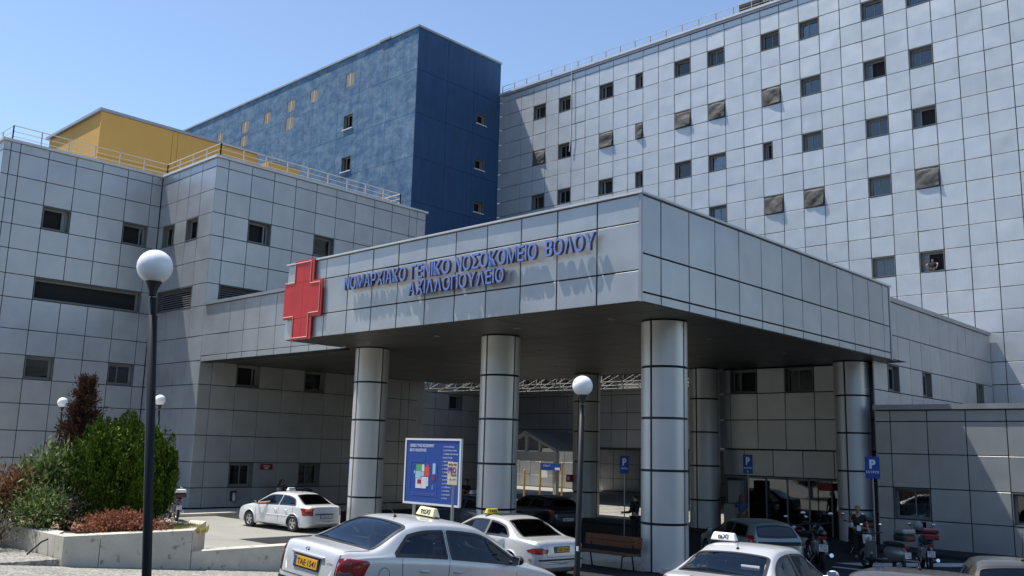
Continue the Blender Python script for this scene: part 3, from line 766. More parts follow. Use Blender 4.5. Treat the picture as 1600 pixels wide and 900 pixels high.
# lettering: each glyph is a part of the canopy
def glyph_mesh(ch, size, depth, mats, sx=1.0, bold=.0, bevel=0.0, res=3):
    cu_ = bpy.data.curves.new('t', 'FONT'); cu_.body = ch; cu_.size = size; cu_.extrude = depth/2; cu_.offset = bold; cu_.resolution_u = res
    cu_.bevel_depth = bevel; cu_.bevel_resolution = 0
    cu_.align_x = 'LEFT'; ob = bpy.data.objects.new('t', cu_); col.objects.link(ob)
    dg = bpy.context.evaluated_depsgraph_get(); me = bpy.data.meshes.new_from_object(ob.evaluated_get(dg))
    bpy.data.objects.remove(ob); bpy.data.curves.remove(cu_)
    me.materials.clear()
    for m_ in mats: me.materials.append(m_)
    for v in me.vertices: v.co.x *= sx
    for p in me.polygons:
        p.material_index = 0 if (p.normal.z > .5 or len(mats) == 1) else 1
    return me
gcache = {}
def text_line(parent, s_, x0, x1, z, h, off, depth, mats, name='letter', face='S', plane=18.16, bold=.010, single=False, bevel=0.0):
    """letters standing on a wall: baseline from x0 to x1 at height z, cap height h"""
    size = h/0.73
    ms = []; 
    for ch in s_:
        key = (ch, round(size, 3), mats[0].name, depth)
        if ch != ' ' and key not in gcache:
            gcache[key] = glyph_mesh(ch, size, depth, mats, 1.0, bold*size, bevel)
        ms.append(None if ch == ' ' else gcache[key])
    widths = []
    for m_ in ms:
        if m_ is None: widths.append(.5*size)
        else:
            xs = [v.co.x for v in m_.vertices]; widths.append(max(xs)-min(xs)+.10*size)
    tot = sum(widths); sx = (x1-x0)/tot; u = x0; out = []
    joined = MB()
    for m_, wd in zip(ms, widths):
        if m_ is not None:
            mn = min(v.co.x for v in m_.vertices)
            M = Matrix.Translation(Vector((u-mn*sx, plane-off-depth/2, z))) @ Matrix.Rotation(PI/2, 4, 'X') @ Matrix.Diagonal((sx, 1, 1, 1))
            if face == 'E': M = Matrix.Translation(Vector((plane+off+depth/2, u-mn*sx, z))) @ Matrix.Rotation(PI/2, 4, 'Z') @ Matrix.Rotation(PI/2, 4, 'X') @ Matrix.Diagonal((sx, 1, 1, 1))
            if single: joined.add([M @ v.co for v in m_.vertices], [tuple(p.vertices) for p in m_.polygons])
            else:
                o = link(name, m_, parent); o.matrix_local = Matrix.Translation(-parent.location) @ M; out.append(o)
        u += wd*sx
    if single:
        o = joined.obj(name, mats[0], None, fix=False); o.parent = parent; o.matrix_local = Matrix.Translation(-parent.location); out.append(o)
    return out
M_letback = M_letteredge
# the first word starts beside the cross and the line ends one panel short of the corner
for txt, a, b, z, hh in (('ΝΟΜΑΡΧΙΑΚΟ', -24.66, -21.46, 8.215, .43), ('ΓΕΝΙΚΟ', -21.26, -19.46, 8.22, .43), ('ΝΟΣΟΚΟΜΕΙΟ', -19.28, -16.02, 8.22, .43), ('ΒΟΛΟΥ', -15.75, -14.04, 8.23, .43), ('ΑΧΙΛΛΟΠΟΥΛΕΙΟ', -21.36, -17.24, 7.715, .41)):
    text_line(can, txt, a, b, z, hh, .12, .10, [M_letter, M_letteredge], bold=.011)

# red cross: five sheets on a carrier with a thin light tube outline
cr = MB(); X0, X1 = -28.38, -26.08
def crossbox(mb, x0, x1, z0, z1, a=.075, b=.02, mi=0): mb.box((x0, 18.16-a, z0), (x1, 18.16-b, z1), mi)
cr0 = empty('x'); bpy.data.objects.remove(cr0)
croot = MB(); crossbox(croot, -27.9, -26.7, 6.80, 9.56, .05, .005); co = croot.obj('red_cross', M_red, can); co.location = -Vector(can.location)
for (a, b, c, d) in ((-27.82, -27.22, 8.80, 9.58), (-27.21, -26.62, 8.80, 9.58), (-28.40, -27.25, 7.50, 8.79), (-27.24, -26.08, 7.50, 8.79), (-27.82, -27.24, 6.72, 7.49), (-27.23, -26.62, 6.72, 7.49)):
    mb = MB(); crossbox(mb, a, b, c, d, .105, .06); mb.obj('cross_sheet', M_red, co)
tz = MB(); o_ = 18.16-.12
pl = [(-28.36, 7.58), (-27.74, 7.58), (-27.74, 6.80), (-26.80, 6.80), (-26.80, 7.64), (-26.20, 7.64), (-26.20, 8.70), (-26.80, 8.70), (-26.80, 9.50), (-27.76, 9.50), (-27.76, 8.82), (-28.36, 8.82)]
for a, b in zip(pl[:-1], pl[1:]): tz.tube([(a[0], o_, a[1]), (b[0], o_, b[1])], .016, 6)
tz.obj('light_tube', M_pinkline, co)

# spot: space frame over the court behind the canopy
M_trussteel = simple('truss_steel', (.16, .155, .145), .5, metal=.3)
sf = empty('space_frame_roof', (-30, 37, 6.9), 'pale steel space frame lattice over the court behind the canopy', 'roof frame')
L0 = Vector((-30, 37, 6.9)); Z0, Z1 = 6.75, 7.55
for i, y in enumerate([37.4+2.1*k for k in range(4)]):
    mb = MB(); 
    mb.tube([Vector((-45.5, y, Z1))-L0, Vector((-20.6, y, Z1))-L0], .035, 5); mb.tube([Vector((-45.5, y+1.05, Z0))-L0, Vector((-20.6, y+1.05, Z0))-L0], .028, 5)
    for k in range(17):
        x = -45.5+1.5*k
        for dx in (0, 1.5): 
            if x+dx <= -20.5: mb.tube([Vector((x+.75, y+1.05, Z0))-L0, Vector((x+dx, y, Z1))-L0], .02, 4)
            if i < 3 and x+dx <= -20.5: mb.tube([Vector((x+.75, y+1.05, Z0))-L0, Vector((x+dx, y+2.1, Z1))-L0], .02, 4)
    mb.obj('lattice_truss', M_trussteel, sf)
for k in range(17):
    x = -45.5+1.5*k; mb = MB(); mb.tube([Vector((x, 36.8, Z1))-L0, Vector((x, 45.8, Z1))-L0], .03, 5); mb.obj('cross_chord', M_trussteel, sf)
# roof deck between the space frame and the tower keeps the tower foot in shade
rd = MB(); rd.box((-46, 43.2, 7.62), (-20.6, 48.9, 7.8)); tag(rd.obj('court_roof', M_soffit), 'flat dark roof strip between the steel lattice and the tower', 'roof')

# pavements with kerbs
pv = MB(); pv.box((-44.5, 13.2, .0), (-36.6, 20.5, .12)); pv.box((-38.98, 20.5, 0), (-36.6, 33.8, .12)); tag(pv.obj('pavement', M_concrete), kind='structure')
pv = MB(); pv.box((-29.6, 20.85, 0), (-13.2, 22.6, .14), 0, .01); tag(pv.obj('pavement', M_concrete), kind='structure')
pv = MB(); pv.box((-30.5, 32.6, 0), (-13.95, 34.88, .12)); pv.box((-13.4, 31.9, 0), (2.0, 33.76, .12)); tag(pv.obj('pavement', M_tarmac), kind='structure')
pv = MB()
for y in (26.5, 30.2): pv.box((-11.9, y-.12, .004), (-3, y+.12, .008))
pv.add([(-12.3, 27.5, .0085), (-11.2, 27.5, .0085), (-8.0, 31.9, .0085), (-9.1, 31.9, .0085)], [(0, 1, 2, 3)])
M_zebra = simple('road_paint', (.45, .46, .47), .8, var=.3, scale=4)
tag(pv.obj('road_marking', M_zebra, fix=False), kind='structure')
# planter walls and bed
def wallseg(mb, a, b, z, th, down=.3):
    a, b = Vector(a), Vector(b); d = (b-a).normalized(); n = Vector((-d.y, d.x))*th
    mb.prism([(a.x, a.y, -.1), (b.x, b.y, -.1), (b.x+n.x, b.y+n.y, -.1), (a.x+n.x, a.y+n.y, -.1)], (0, 0, z+.1))
pl_ = empty('concrete_planter', (-17, 6.7, 0), 'stained concrete planter wall stepping down beside the aggregate paving at lower left', 'planter')
def planter_part(name, segs, z, mat=M_concrete):
    for a, b in segs:
        mb = MB(); wallseg(mb, a, b, z, .38); o = mb.obj(name, mat, pl_); o.location = -Vector(pl_.location)
planter_part('wall_block', [((-16.98, 6.70), (-16.98, 7.34)), ((-16.98, 7.355), (-16.98, 9.12)), ((-18.2, 6.70), (-17.37, 6.70)), ((-20.0, 6.72), (-18.215, 6.70)), ((-24.0, 7.1), (-20.02, 6.72))], 1.40)
mb = MB(); mb.prism([(-17.4, 9.13, -.1), (-16.98, 9.13, -.1), (-18.9, 10.45, -.1), (-19.3, 10.3, -.1)], (0, 0, 1.495)); o = mb.obj('wall_block', M_concrete, pl_); o.location = -Vector(pl_.location)
planter_part('low_wall', [((-16.98, 9.14), (-16.98, 12.0)), ((-16.98, 12.01), (-16.98, 15.5))], 1.0)
mb = MB(); mb.prism([(-24, 7.3, .2), (-17.2, 7.0, .2), (-17.2, 9.1, .2), (-18.95, 10.2, .2), (-24, 10.2, .2)], (0, 0, 1.08)); o = mb.obj('soil', M_soil, pl_); o.location = -Vector(pl_.location); o['kind'] = 'stuff'
mb = MB(); mb.prism([(-17.2, 9.2, .0), (-17.2, 15.4, .0), (-19.8, 13.2, 0), (-19.0, 10.4, 0)], (0, 0, .62)); o = mb.obj('low_bed', M_soil, pl_); o.location = -Vector(pl_.location); o['kind'] = 'stuff'
mb = MB(); mb.box((-26, 5.62, .5), (-17.0, 6.68, 1.02), 0, .015); tag(mb.obj('paved_step', [M_aggregate]), kind='structure')
mb = MB(); mb.box((-26, 5.595, .5), (-17.01, 5.618, .985)); tag(mb.obj('kerb', M_concrete), kind='structure')
mb = MB(); sheet(mb, -24, -14.2, (-3, 5.6, 11.5), .006); tag(mb.obj('paving', M_aggregate, fix=False), kind='structure')
mb = MB(); mb.tube([(-17.9, 6.45, 1.03), (-17.75, 6.62, 1.25), (-17.5, 6.9, 1.43), (-17.3, 7.2, 1.42), (-17.6, 7.6, 1.38)], .016, 6); tag(mb.obj('black_hose', M_rubber), 'thin black hose draped over the planter wall onto the aggregate step', 'hose')

# ================================================================== lamps
M_globe, _nt, _b = newmat('opal_globe')
_b.inputs['Base Color'].default_value = (.95, .94, .92, 1); _b.inputs['Roughness'].default_value = .25
_b.inputs['Subsurface Weight'].default_value = .9; _b.inputs['Subsurface Radius'].default_value = (.3, .3, .3); _b.inputs['Subsurface Scale'].default_value = .3
def lamp(x, y, z0, ztop, r, label, lean=(0, 0), pr=.058, sticker=None):
    t = empty('street_lamp', (x, y, z0), label, 'lamp', 'globe lamps of the forecourt')
    h = ztop-r-z0; f = lambda k: Vector((lean[0]*k, lean[1]*k, k*h))
    mb = MB(); mb.tube([f(0), f(.9), f(.901), f(.955)], [pr, pr, pr*.72, pr*.72], 16); mb.tube([f(0), f(.03)], pr*1.9, 16); mb.obj('post', M_black, t)
    c = f(1)+Vector((0, 0, .0)); mb = MB(); mb.lathe([(pr*.8, -.16), (pr*.9, -.10), (r*.58, .055), (r*.60, .085), (r*.3, .09), (0, .09)], c, 20); mb.obj('collar', M_blackplastic, t)
    cc = c+Vector((0, 0, r*.93+.0)); mb = MB(); mb.ball(cc, r, 20); mb.obj('globe', M_globe, t)
    if sticker:
        for s in sticker:
            p = f(s); mb = MB(); mb.box((p.x+pr*.2, p.y-pr-.004, p.z), (p.x+pr*.9, p.y-pr*.55, p.z+.09)); mb.obj('sticker', M_white, t)
    return t
lamp(-10.72, 5.26, gz(5.26), 5.185, .208, 'near black lamp post with a large white globe in front of the left wing', lean=(.14, -.36), pr=.055)
lamp(-11.62, 14.35, gz(14.35), 4.425, .205, 'black globe lamp standing before the canopy between the second and third columns', lean=(.06, .04), pr=.058, sticker=(.25,))
lamp(-33.97, 16.44, 0, 4.655, .205, 'small far globe lamp just right of the tall near lamp post', pr=.05)
lamp(-38.81, 14.69, .1, 4.545, .205, 'far globe lamp in front of the dead brown conifer', pr=.05)

# ================================================================== plants
def leaves(mb, centers, dirs, size, per=1, ratio=.35, flat=.5, seed=1):
    """numpy leaf cards (a bent quad each)"""
    rg = np.random.default_rng(seed); n = len(centers)*per
    c = np.repeat(centers, per, 0); d = np.repeat(dirs, per, 0)+rg.normal(0, flat, (n, 3)); d /= np.linalg.norm(d, axis=1)[:, None]
    s = np.cross(d, rg.normal(0, 1, (n, 3))); s /= np.linalg.norm(s, axis=1)[:, None]
    L = size*rg.uniform(.6, 1.3, n)[:, None]
    nrm = np.cross(d, s)
    p0 = c; p1 = c+d*L*.5+s*L*ratio*.5+nrm*L*.06; p2 = c+d*L; p3 = c+d*L*.5-s*L*ratio*.5+nrm*L*.06
    V = np.stack([p0, p1, p2, p3], 1).reshape(-1, 3)
    return V
def card_mesh(name, V, mat):
    n = len(V)//4; me = bpy.data.meshes.new(name); me.vertices.add(len(V)); me.vertices.foreach_set('co', V.astype(np.float32).ravel())
    me.loops.add(n*4); me.loops.foreach_set('vertex_index', np.arange(n*4, dtype=np.int32)); me.polygons.add(n)
    me.polygons.foreach_set('loop_start', np.arange(n, dtype=np.int32)*4); me.polygons.foreach_set('loop_total', np.full(n, 4, np.int32))
    me.materials.append(mat); me.update(calc_edges=True); return me
def trunk(t, h, r, lean=(0, 0), limbs=5, seed=1, spread=.6, low=.2):
    rr = random.Random(seed); mb = MB(); mb.tube([(0, 0, -.1), (lean[0]*.5, lean[1]*.5, h*.5), (lean[0], lean[1], h)], [r, r*.7, r*.2], 8)
    for i in range(limbs):
        z = h*(low+(1-low)*i/limbs); a = rr.uniform(0, 2*PI); q = Vector((lean[0]*z/h, lean[1]*z/h, z)); e = q+Vector((math.cos(a)*spread, math.sin(a)*spread, spread*.7))*(1-.5*i/limbs)
        mb.tube([q, q.lerp(e, .5)+Vector((0, 0, .05)), e], [r*.45, r*.3, r*.08], 6)
    return mb.obj('trunk', M_bark, t)
# round green thuja: many upright flame shaped sprays
rg = np.random.default_rng(3)
t = empty('thuja_bush', (-19.2, 8.62, 1.25), 'large rounded dense green conifer bush in the planter behind the near lamp post', 'bush')
RX, RZ = 1.02, 1.32
Vs = []
for k in range(250):
    a = rg.uniform(0, 2*PI); u = rg.uniform(-.55, 1); ph = math.acos(max(-1, min(1, u)))
    lob = 1+.06*math.sin(3*a+1)+.05*math.sin(5*a+2*ph)+rg.normal(0, .045)
    b = np.array([RX*math.sin(ph)*math.cos(a)*lob, RX*math.sin(ph)*math.sin(a)*lob, 1.02+RZ*math.cos(ph)*.80*lob])
    b *= np.array([1, 1, 1]); 
    hh = rg.uniform(.36, .62); rad = rg.uniform(.10, .16); m = 330
    up = np.array([b[0]*.22, b[1]*.22, 1.0]); up /= np.linalg.norm(up)
    s_ = rg.uniform(0, 1, m)**.8; ang = rg.uniform(0, 2*PI, m); rr_ = rad*(1-s_)**.6*np.sqrt(rg.uniform(.1, 1, m))
    base = b-up*hh*.55
    c = base+s_[:, None]*up*hh+np.stack([np.cos(ang)*rr_, np.sin(ang)*rr_, 0*ang], 1)
    d = np.stack([np.cos(ang)*.5, np.sin(ang)*.5, np.full(m, 1.1)], 1)
    Vs.append(leaves(None, c, d, .068, 1, .26, .32, seed=k))
for k in range(170):     # dense inner mass so that the bush is not see-through
    a = rg.uniform(0, 2*PI); z = rg.uniform(.1, 1.95); R_ = RX*.84*math.sqrt(max(0, 1-((z-1.0)/1.25)**2))*rg.uniform(.7, 1)
    c = np.array([R_*math.cos(a), R_*math.sin(a), z])+rg.normal(0, .13, (150, 3)).clip(-.22, .22); Vs.append(leaves(None, c, np.tile([0, 0, 1.], (150, 1)), .08, 1, .4, .5, seed=900+k))
link('crown', card_mesh('crown', np.concatenate(Vs), M_thuja), t); trunk(t, 1.5, .12, limbs=6, seed=4)
# dead brown conifer further back
t = empty('dead_conifer', (-27.9, 11.2, .6), 'dead reddish brown conifer standing against the left wing behind the green bush', 'tree')
Vs = []; H_ = 4.35
for k in range(470):
    z = H_*(1-rg.uniform(0, 1)**.62*.86); a = rg.uniform(0, 2*PI); R_ = (.18+1.05*(1-z/H_)**.8)*rg.uniform(.45, 1.05)*(1+.25*math.sin(2*a+z*2.2))
    if z < .9*H_ and abs(math.sin(a*1.5+z*3)) < .18: continue
    tip = np.array([R_*math.cos(a), R_*math.sin(a), z+.12]); root = np.array([0, 0, z-.12]); m = 70
    s_ = rg.uniform(.25, 1, m); c = root+(tip-root)*s_[:, None]+rg.normal(0, .055, (m, 3)); d = np.tile((tip-root)/np.linalg.norm(tip-root)+[0, 0, .5], (m, 1))
    Vs.append(leaves(None, c, d, .10, 1, .3, .5, seed=2000+k))
link('crown', card_mesh('crown', np.concatenate(Vs), M_deadspruce), t); trunk(t, 4.0, .09, limbs=10, seed=9, spread=.8)
# mixed shrubs at the far left
def shrub(x, y, z, rx, rz, n, per, size, mat, label, seed, name='shrub', ratio=.3, twigs=14, clump=.16, up=.5, trunkmat=None, ry=None):
    t = empty(name, (x, y, z), label, 'shrub'); rg = np.random.default_rng(seed); Vs = []; tips = []
    for k in range(n):
        a = rg.uniform(0, 2*PI); u = rg.uniform(-.1, 1); R_ = math.sqrt(1-u*u*.9)*rg.uniform(.35, 1.05)*(1+.2*math.sin(3*a+seed))
        c0 = np.array([rx*R_*math.cos(a), (ry or rx)*R_*math.sin(a), rz*(.38+.62*u*rg.uniform(.75, 1.08))]); tips.append(c0)
        m = max(12, int(per*.55)); c = c0*rg.uniform(.72, 1.0, (m, 1))+np.clip(rg.normal(0, clump, (m, 3)), -1.8*clump, 1.8*clump)*np.array([1, 1, .8]); d = c-np.array([0, 0, rz*.1]); d = d/np.linalg.norm(d, axis=1)[:, None]+[0, 0, up]
        Vs.append(leaves(None, c, d, size*1.15, 1, ratio, .8, seed=seed*999+k))
    link('foliage', card_mesh('foliage', np.concatenate(Vs), mat), t)
    mb = MB()
    for c0 in tips[:twigs]:
        mb.tube([(c0[0]*.1, c0[1]*.1, -.05), (c0[0]*.5, c0[1]*.5, c0[2]*.6), tuple(c0)], [.022, .014, .005], 5)
    mb.obj('stem', trunkmat or M_bark, t)
    return t
shrub(-19.6, 7.35, 1.3, .62, 1.62, 90, 75, .12, M_oleander, 'tall pale green oleander shrub left of the rounded green bush', 11, twigs=20)
shrub(-20.1, 6.2, 1.0, .66, 1.32, 90, 75, .12, M_oleander, 'light green leafy shrub at the left edge of the photo', 12)
shrub(-19.6, 6.75, 1.35, .42, 1.15, 45, 80, .11, M_rustleaf, 'shrub of dried rust brown leaves among the green shrubs', 13)
shrub(-20.4, 5.6, 1.3, .42, 1.2, 45, 75, .10, M_rustleaf, 'second rust brown shrub cut by the left picture edge', 14)
shrub(-18.9, 6.95, 1.28, .50, .78, 70, 80, .07, M_oleander, 'low dark green shrub growing over the planter wall corner', 15, ratio=.4)
shrub(-19.0, 7.5, 1.28, .38, .82, 30, 50, .09, M_drytwig, 'bare grey twiggy shrub between the rust shrub and the green bush', 16, ratio=.12, twigs=26)
shrub(-18.9, 6.2, 1.02, .35, .72, 22, 50, .09, M_drytwig, 'bare grey twigs at the foot of the left shrubs', 17, ratio=.12, twigs=22)
shrub(-17.85, 8.05, 1.28, .62, .42, 80, 130, .055, M_brownjuniper, 'low dead brown juniper spreading on the planter wall', 18, name='juniper', ratio=.5, clump=.085, ry=.85, up=.8)
def grass(name, x0, x1, y0, y1, z, n, h, mat, seed):
    rg = np.random.default_rng(seed); c = np.stack([rg.uniform(x0, x1, n), rg.uniform(y0, y1, n), np.full(n, z)], 1)
    V = leaves(None, c, np.tile([0, 0, 1.], (n, 1)), h, 1, .10, .35, seed=seed)
    o = link(name, card_mesh(name, V, mat)); tag(o, 'patch of dry yellow grass at the corner of the planter', 'grass', kind='stuff'); return o
grass('dry_grass', -18.6, -17.4, 8.9, 9.7, 1.28, 2600, .16, M_drygrass, 5)
gg = grass('dry_litter', -19.0, -17.3, 9.8, 14.5, .62, 3500, .10, M_drytwig, 6); gg['label'] = 'dry brown litter and weeds in the low bed beside the road'

# ================================================================== cars
def interp(pts, x):
    xs = [p[0] for p in pts]; ys = [p[1] for p in pts]
    if x <= xs[0]: return ys[0]
    if x >= xs[-1]: return ys[-1]
    i = max(j for j in range(len(xs)) if xs[j] <= x); i = min(i, len(xs)-2)
    h = xs[i+1]-xs[i]; t_ = (x-xs[i])/h
    def sl(j):
        if j == 0 or j == len(xs)-1: return 0 if j else (ys[1]-ys[0])/(xs[1]-xs[0])
        a = (ys[j]-ys[j-1])/(xs[j]-xs[j-1]); b = (ys[j+1]-ys[j])/(xs[j+1]-xs[j])
        return 0 if a*b <= 0 else 2*a*b/(a+b)
    m0, m1 = sl(i)*h, sl(i+1)*h
    return ys[i]*(2*t_**3-3*t_**2+1)+m0*(t_**3-2*t_**2+t_)+ys[i+1]*(-2*t_**3+3*t_**2)+m1*(t_**3-t_**2)

SEDAN = dict(L=4.5, W=1.73, top=[(0,.50),(.008,.70),(.03,.93),(.10,.99),(.45,1.02),(1.15,1.365),(1.45,1.42),(1.9,1.44),(2.35,1.425),(2.65,1.36),(3.45,.955),(3.6,.93),(4.1,.83),(4.38,.70),(4.46,.58),(4.5,.45)],
             belt=[(0,.60),(.03,.80),(.10,.87),(.5,.93),(1.2,.945),(2.6,.91),(3.45,.86),(4.1,.76),(4.4,.62),(4.5,.40)],
             rear=(.45,1.15), front=(3.45,2.62), wheels=(.88,3.55), side=(.80,3.15), bp=(1.72,1.80), wr=.31)
def variant(base, **kw):
    d = dict(base); d.update(kw); return d
HATCH = variant(SEDAN, L=4.1, W=1.70, top=[(0,.50),(.01,.78),(.04,.93),(.10,1.0),(.42,1.33),(.60,1.40),(1.5,1.44),(2.0,1.42),(2.35,1.34),(3.1,.955),(3.3,.92),(3.75,.82),(4.0,.68),(4.07,.55),(4.1,.42)],
                belt=[(0,.60),(.05,.86),(.12,.94),(.8,.95),(2.3,.91),(3.1,.86),(3.75,.75),(4.0,.6),(4.1,.40)], rear=(.10,.42), front=(3.1,2.3), wheels=(.75,3.25), side=(.50,2.85), bp=(1.45,1.53))
def car_section(sp, x):
    L, W = sp['L'], sp['W']; t_ = abs(2*x/L-1); p = sp.get('pn', 9)
    wb = W/2*(max(0.0, 1-t_**p))**(1/p)*(1-.07*t_**3)
    zt = interp(sp['top'], x); zs = min(interp(sp['belt'], x), zt-.02)
    e = min(x, L-x); zb = .17+.16*max(0, 1-e/.35)**2
    zs = max(zs, zb+.06); zt = max(zt, zs+.02)
    g = min(1.0, (zt-zs)/.40); wl = wb*.965
    wr = wl-(.035+.205*g)*(wb/(W/2))
    pts = [(0, zb), (wb*.7, zb), (wb*.93, zb+.02), (wb*.99, zb+.10), (wb*1.0, zb+.40*(zs-zb)), (wb*.998, zb+.62*(zs-zb)), (wb*.985, zb+.85*(zs-zb)), (wl, zs),
           (wl+(wr-wl)*.34, zs+(zt-.075*g-zs)*.34), (wl+(wr-wl)*.68, zs+(zt-.075*g-zs)*.68), (wr, zt-.012-.063*g), (wr-.045, zt-.010-.030*g), (wr*.75, zt-.006-.008*g), (wr*.4, zt-.002), (0, zt)]
    # resample
    P = [Vector((0, a, b)) for a, b in pts]; out = []
    for i in range(len(P)-1):
        p0, p1, p2, p3 = P[max(i-1, 0)], P[i], P[i+1], P[min(i+2, len(P)-1)]
        for k in range(3):
            s_ = k/3; s2, s3 = s_*s_, s_**3
            q = .5*((2*p1)+(p2-p0)*s_+(2*p0-5*p1+4*p2-p3)*s2+(3*p1-p0-3*p2+p3)*s3)
            out.append((max(q.y, 0) if wb > .01 else 0, q.z))
    out.append((0, pts[-1][1]))
    return out
def inpoly(p, poly):
    x, y = p; r = False; n = len(poly)
    for i in range(n):
        (x1, y1), (x2, y2) = poly[i], poly[(i+1) % n]
        if (y1 > y) != (y2 > y) and x < (x2-x1)*(y-y1)/(y2-y1)+x1: r = not r
    return r
def round_poly(poly, r=.04, n=3):
    out = []; m = len(poly)
    for i in range(m):
        a, b, c = Vector(poly[i-1]), Vector(poly[i]), Vector(poly[(i+1) % m])
        d1 = (a-b); d2 = (c-b); k = min(r, d1.length*.45, d2.length*.45); p, q = b+d1.normalized()*k, b+d2.normalized()*k
        for j in range(n+1):
            s_ = j/n; out.append(tuple(p*(1-s_)**2+b*2*s_*(1-s_)+q*s_**2))
    return out
def resample(poly, step=.07):
    out = []
    for i in range(len(poly)):
        a, b = Vector(poly[i]), Vector(poly[(i+1) % len(poly)]); n = max(1, int((b-a).length/step))
        for j in range(n): out.append(tuple(a.lerp(b, j/n)))
    return out
class Car:
    def __init__(s, sp, paint, label, pos, heading, pitch=0, roll=0, group='parked taxis and cars', cat='car', glass=None):
        s.sp = sp; s.paint = paint; L = sp['L']
        f = Vector((math.sin(heading)*math.cos(pitch), math.cos(heading)*math.cos(pitch), math.sin(pitch)))
        l0 = Vector((-math.cos(heading), math.sin(heading), 0)); n0 = f.cross(l0)
        l = math.cos(roll)*l0+math.sin(roll)*n0; n = f.cross(l)
        M = Matrix.Identity(4)
        for i in range(3): M[i][0], M[i][1], M[i][2], M[i][3] = f[i], l[i], n[i], pos[i]
        s.t = empty('parked_car', label=label, cat=cat, group=group, mat=M)
        e = [0, .004, .012, .025, .045, .07, .10, .14, .19, .25, .32]
        xs = e+list(np.linspace(.38, L-.38, int(L/.055)))+[L-v for v in reversed(e)]
        rings = [car_section(sp, x) for x in xs]; nr = len(rings[0]); V = []; F = []
        for x, r_ in zip(xs, rings):
            for y, z in r_: V.append((x, y, z))
            for y, z in reversed(r_[1:-1]): V.append((x, -y, z))
        m = 2*nr-2
        for i in range(len(xs)-1):
            for k in range(m): F.append((i*m+k, i*m+(k+1) % m, (i+1)*m+(k+1) % m, (i+1)*m+k))
        F.append(tuple(range(m))); F.append(tuple(reversed([(len(xs)-1)*m+k for k in range(m)])))
        s.V = [Vector(v) for v in V]; s.F = F
        s.bvh = BVHTree.FromPolygons(s.V, F)
        s.holes = []; s.glass = glass or M_carglass
    # projections: (a, b) -> origin, direction
    def side(s, sg): return lambda a, b: (Vector((a, sg*2.5, b)), Vector((0, -sg, 0)))
    def rearp(s): return lambda a, b: (Vector((-2, a, b)), Vector((1, 0, 0)))
    def frontp(s): return lambda a, b: (Vector((s.sp['L']+2, a, b)), Vector((-1, 0, 0)))
    def topp(s): return lambda a, b: (Vector((a, b, 4)), Vector((0, 0, -1)))
    def hit(s, pf, a, b):
        o, d = pf(a, b); h = s.bvh.ray_cast(o, d)
        if h[0] is None:
            return None
        n = h[1] if h[1].dot(d) < 0 else -h[1]
        return h[0], n
    def patch(s, name, poly, pf, mat, off=.004, rings=6, parent=None, step=.07, th=.0, smooth=True):
        poly = resample(poly, step); n = len(poly); cx = sum(p[0] for p in poly)/n; cy = sum(p[1] for p in poly)/n
        vs = []; 
        def pt(a, b):
            h = s.hit(pf, a, b)
            if h is None:
                for k in (.97, .93, .88, .8):
                    h = s.hit(pf, cx+(a-cx)*k, cy+(b-cy)*k)
                    if h: break
            if h is None: return Vector((0, 0, -5)) 
            return h[0]+h[1]*off
        for i in range(rings):
            k = 1-i/rings
            for p in poly: vs.append(pt(cx+(p[0]-cx)*k, cy+(p[1]-cy)*k))
        vs.append(pt(cx, cy)); fs = []
        for i in range(rings-1):
            for j in range(n): fs.append((i*n+j, i*n+(j+1) % n, (i+1)*n+(j+1) % n, (i+1)*n+j))
        for j in range(n): fs.append(((rings-1)*n+j, (rings-1)*n+(j+1) % n, len(vs)-1))
        mb = MB(); mb.add(vs, fs, 0, smooth)
        if th:       # skirt back to the body
            o, d = pf(cx, cy); b0 = len(mb.v); mb.add([v+d*(-0.0)+d*(th+off) for v in vs[:n]], []); mb.f += [(j, (j+1) % n, b0+(j+1) % n, b0+j) for j in range(n)]; mb.m += [0]*n; mb.sm += [False]*n
        return mb.obj(name, mat, parent or s.t)
    def ring(s, poly, pf, mat, w_=.03, off=.007, parent=None, name='seal', outer=.012):
        poly = resample(poly, .05); n = len(poly); cx = sum(p[0] for p in poly)/n; cy = sum(p[1] for p in poly)/n
        P = [Vector(p) for p in poly]; nin = []
        area = sum(P[i].x*P[(i+1) % n].y-P[(i+1) % n].x*P[i].y for i in range(n)); sg = 1 if area > 0 else -1
        vs = []; offs = (-outer, w_*.4, w_)
        for o_ in offs:
            for i in range(n):
                t_ = (P[(i+1) % n]-P[i-1]).normalized(); nn = Vector((-t_.y, t_.x))*sg
                q = P[i]+nn*o_; h = s.hit(pf, q.x, q.y) or s.hit(pf, P[i].x, P[i].y)
                vs.append(h[0]+h[1]*off if h else Vector((0, 0, -5)))
        fs = [(r_*n+j, r_*n+(j+1) % n, (r_+1)*n+(j+1) % n, (r_+1)*n+j) for r_ in range(2) for j in range(n)]
        mb = MB(); mb.add(vs, fs, 0, True); return mb.obj(name, mat, parent or s.t)
    def line(s, pts, pf, r=.004, mat=None, name='shut_line'):
        out = []
        for (a, b), (c, d) in zip(pts[:-1], pts[1:]):
            n = max(2, int(math.hypot(c-a, d-b)/.08))
            for i in range(n):
                h = s.hit(pf, a+(c-a)*i/n, b+(d-b)*i/n)
                if h: out.append(h[0]+h[1]*.0015)
        h = s.hit(pf, *pts[-1]); 
        if h: out.append(h[0]+h[1]*.0015)
        if len(out) > 1: mb = MB(); mb.tube(out, r, 5); mb.obj(name, mat or M_blackplastic, s.t)
    def window(s, name, poly, pf, mat=None, seal=.03, rr=.05, sealmat=None):
        poly = round_poly(poly, rr); g_ = s.patch(name, poly, pf, mat or s.glass, off=.001, rings=5, step=.06)
        s.ring(poly, pf, sealmat or M_blackplastic, seal, parent=g_); s.holes.append((poly, pf))
        return g_
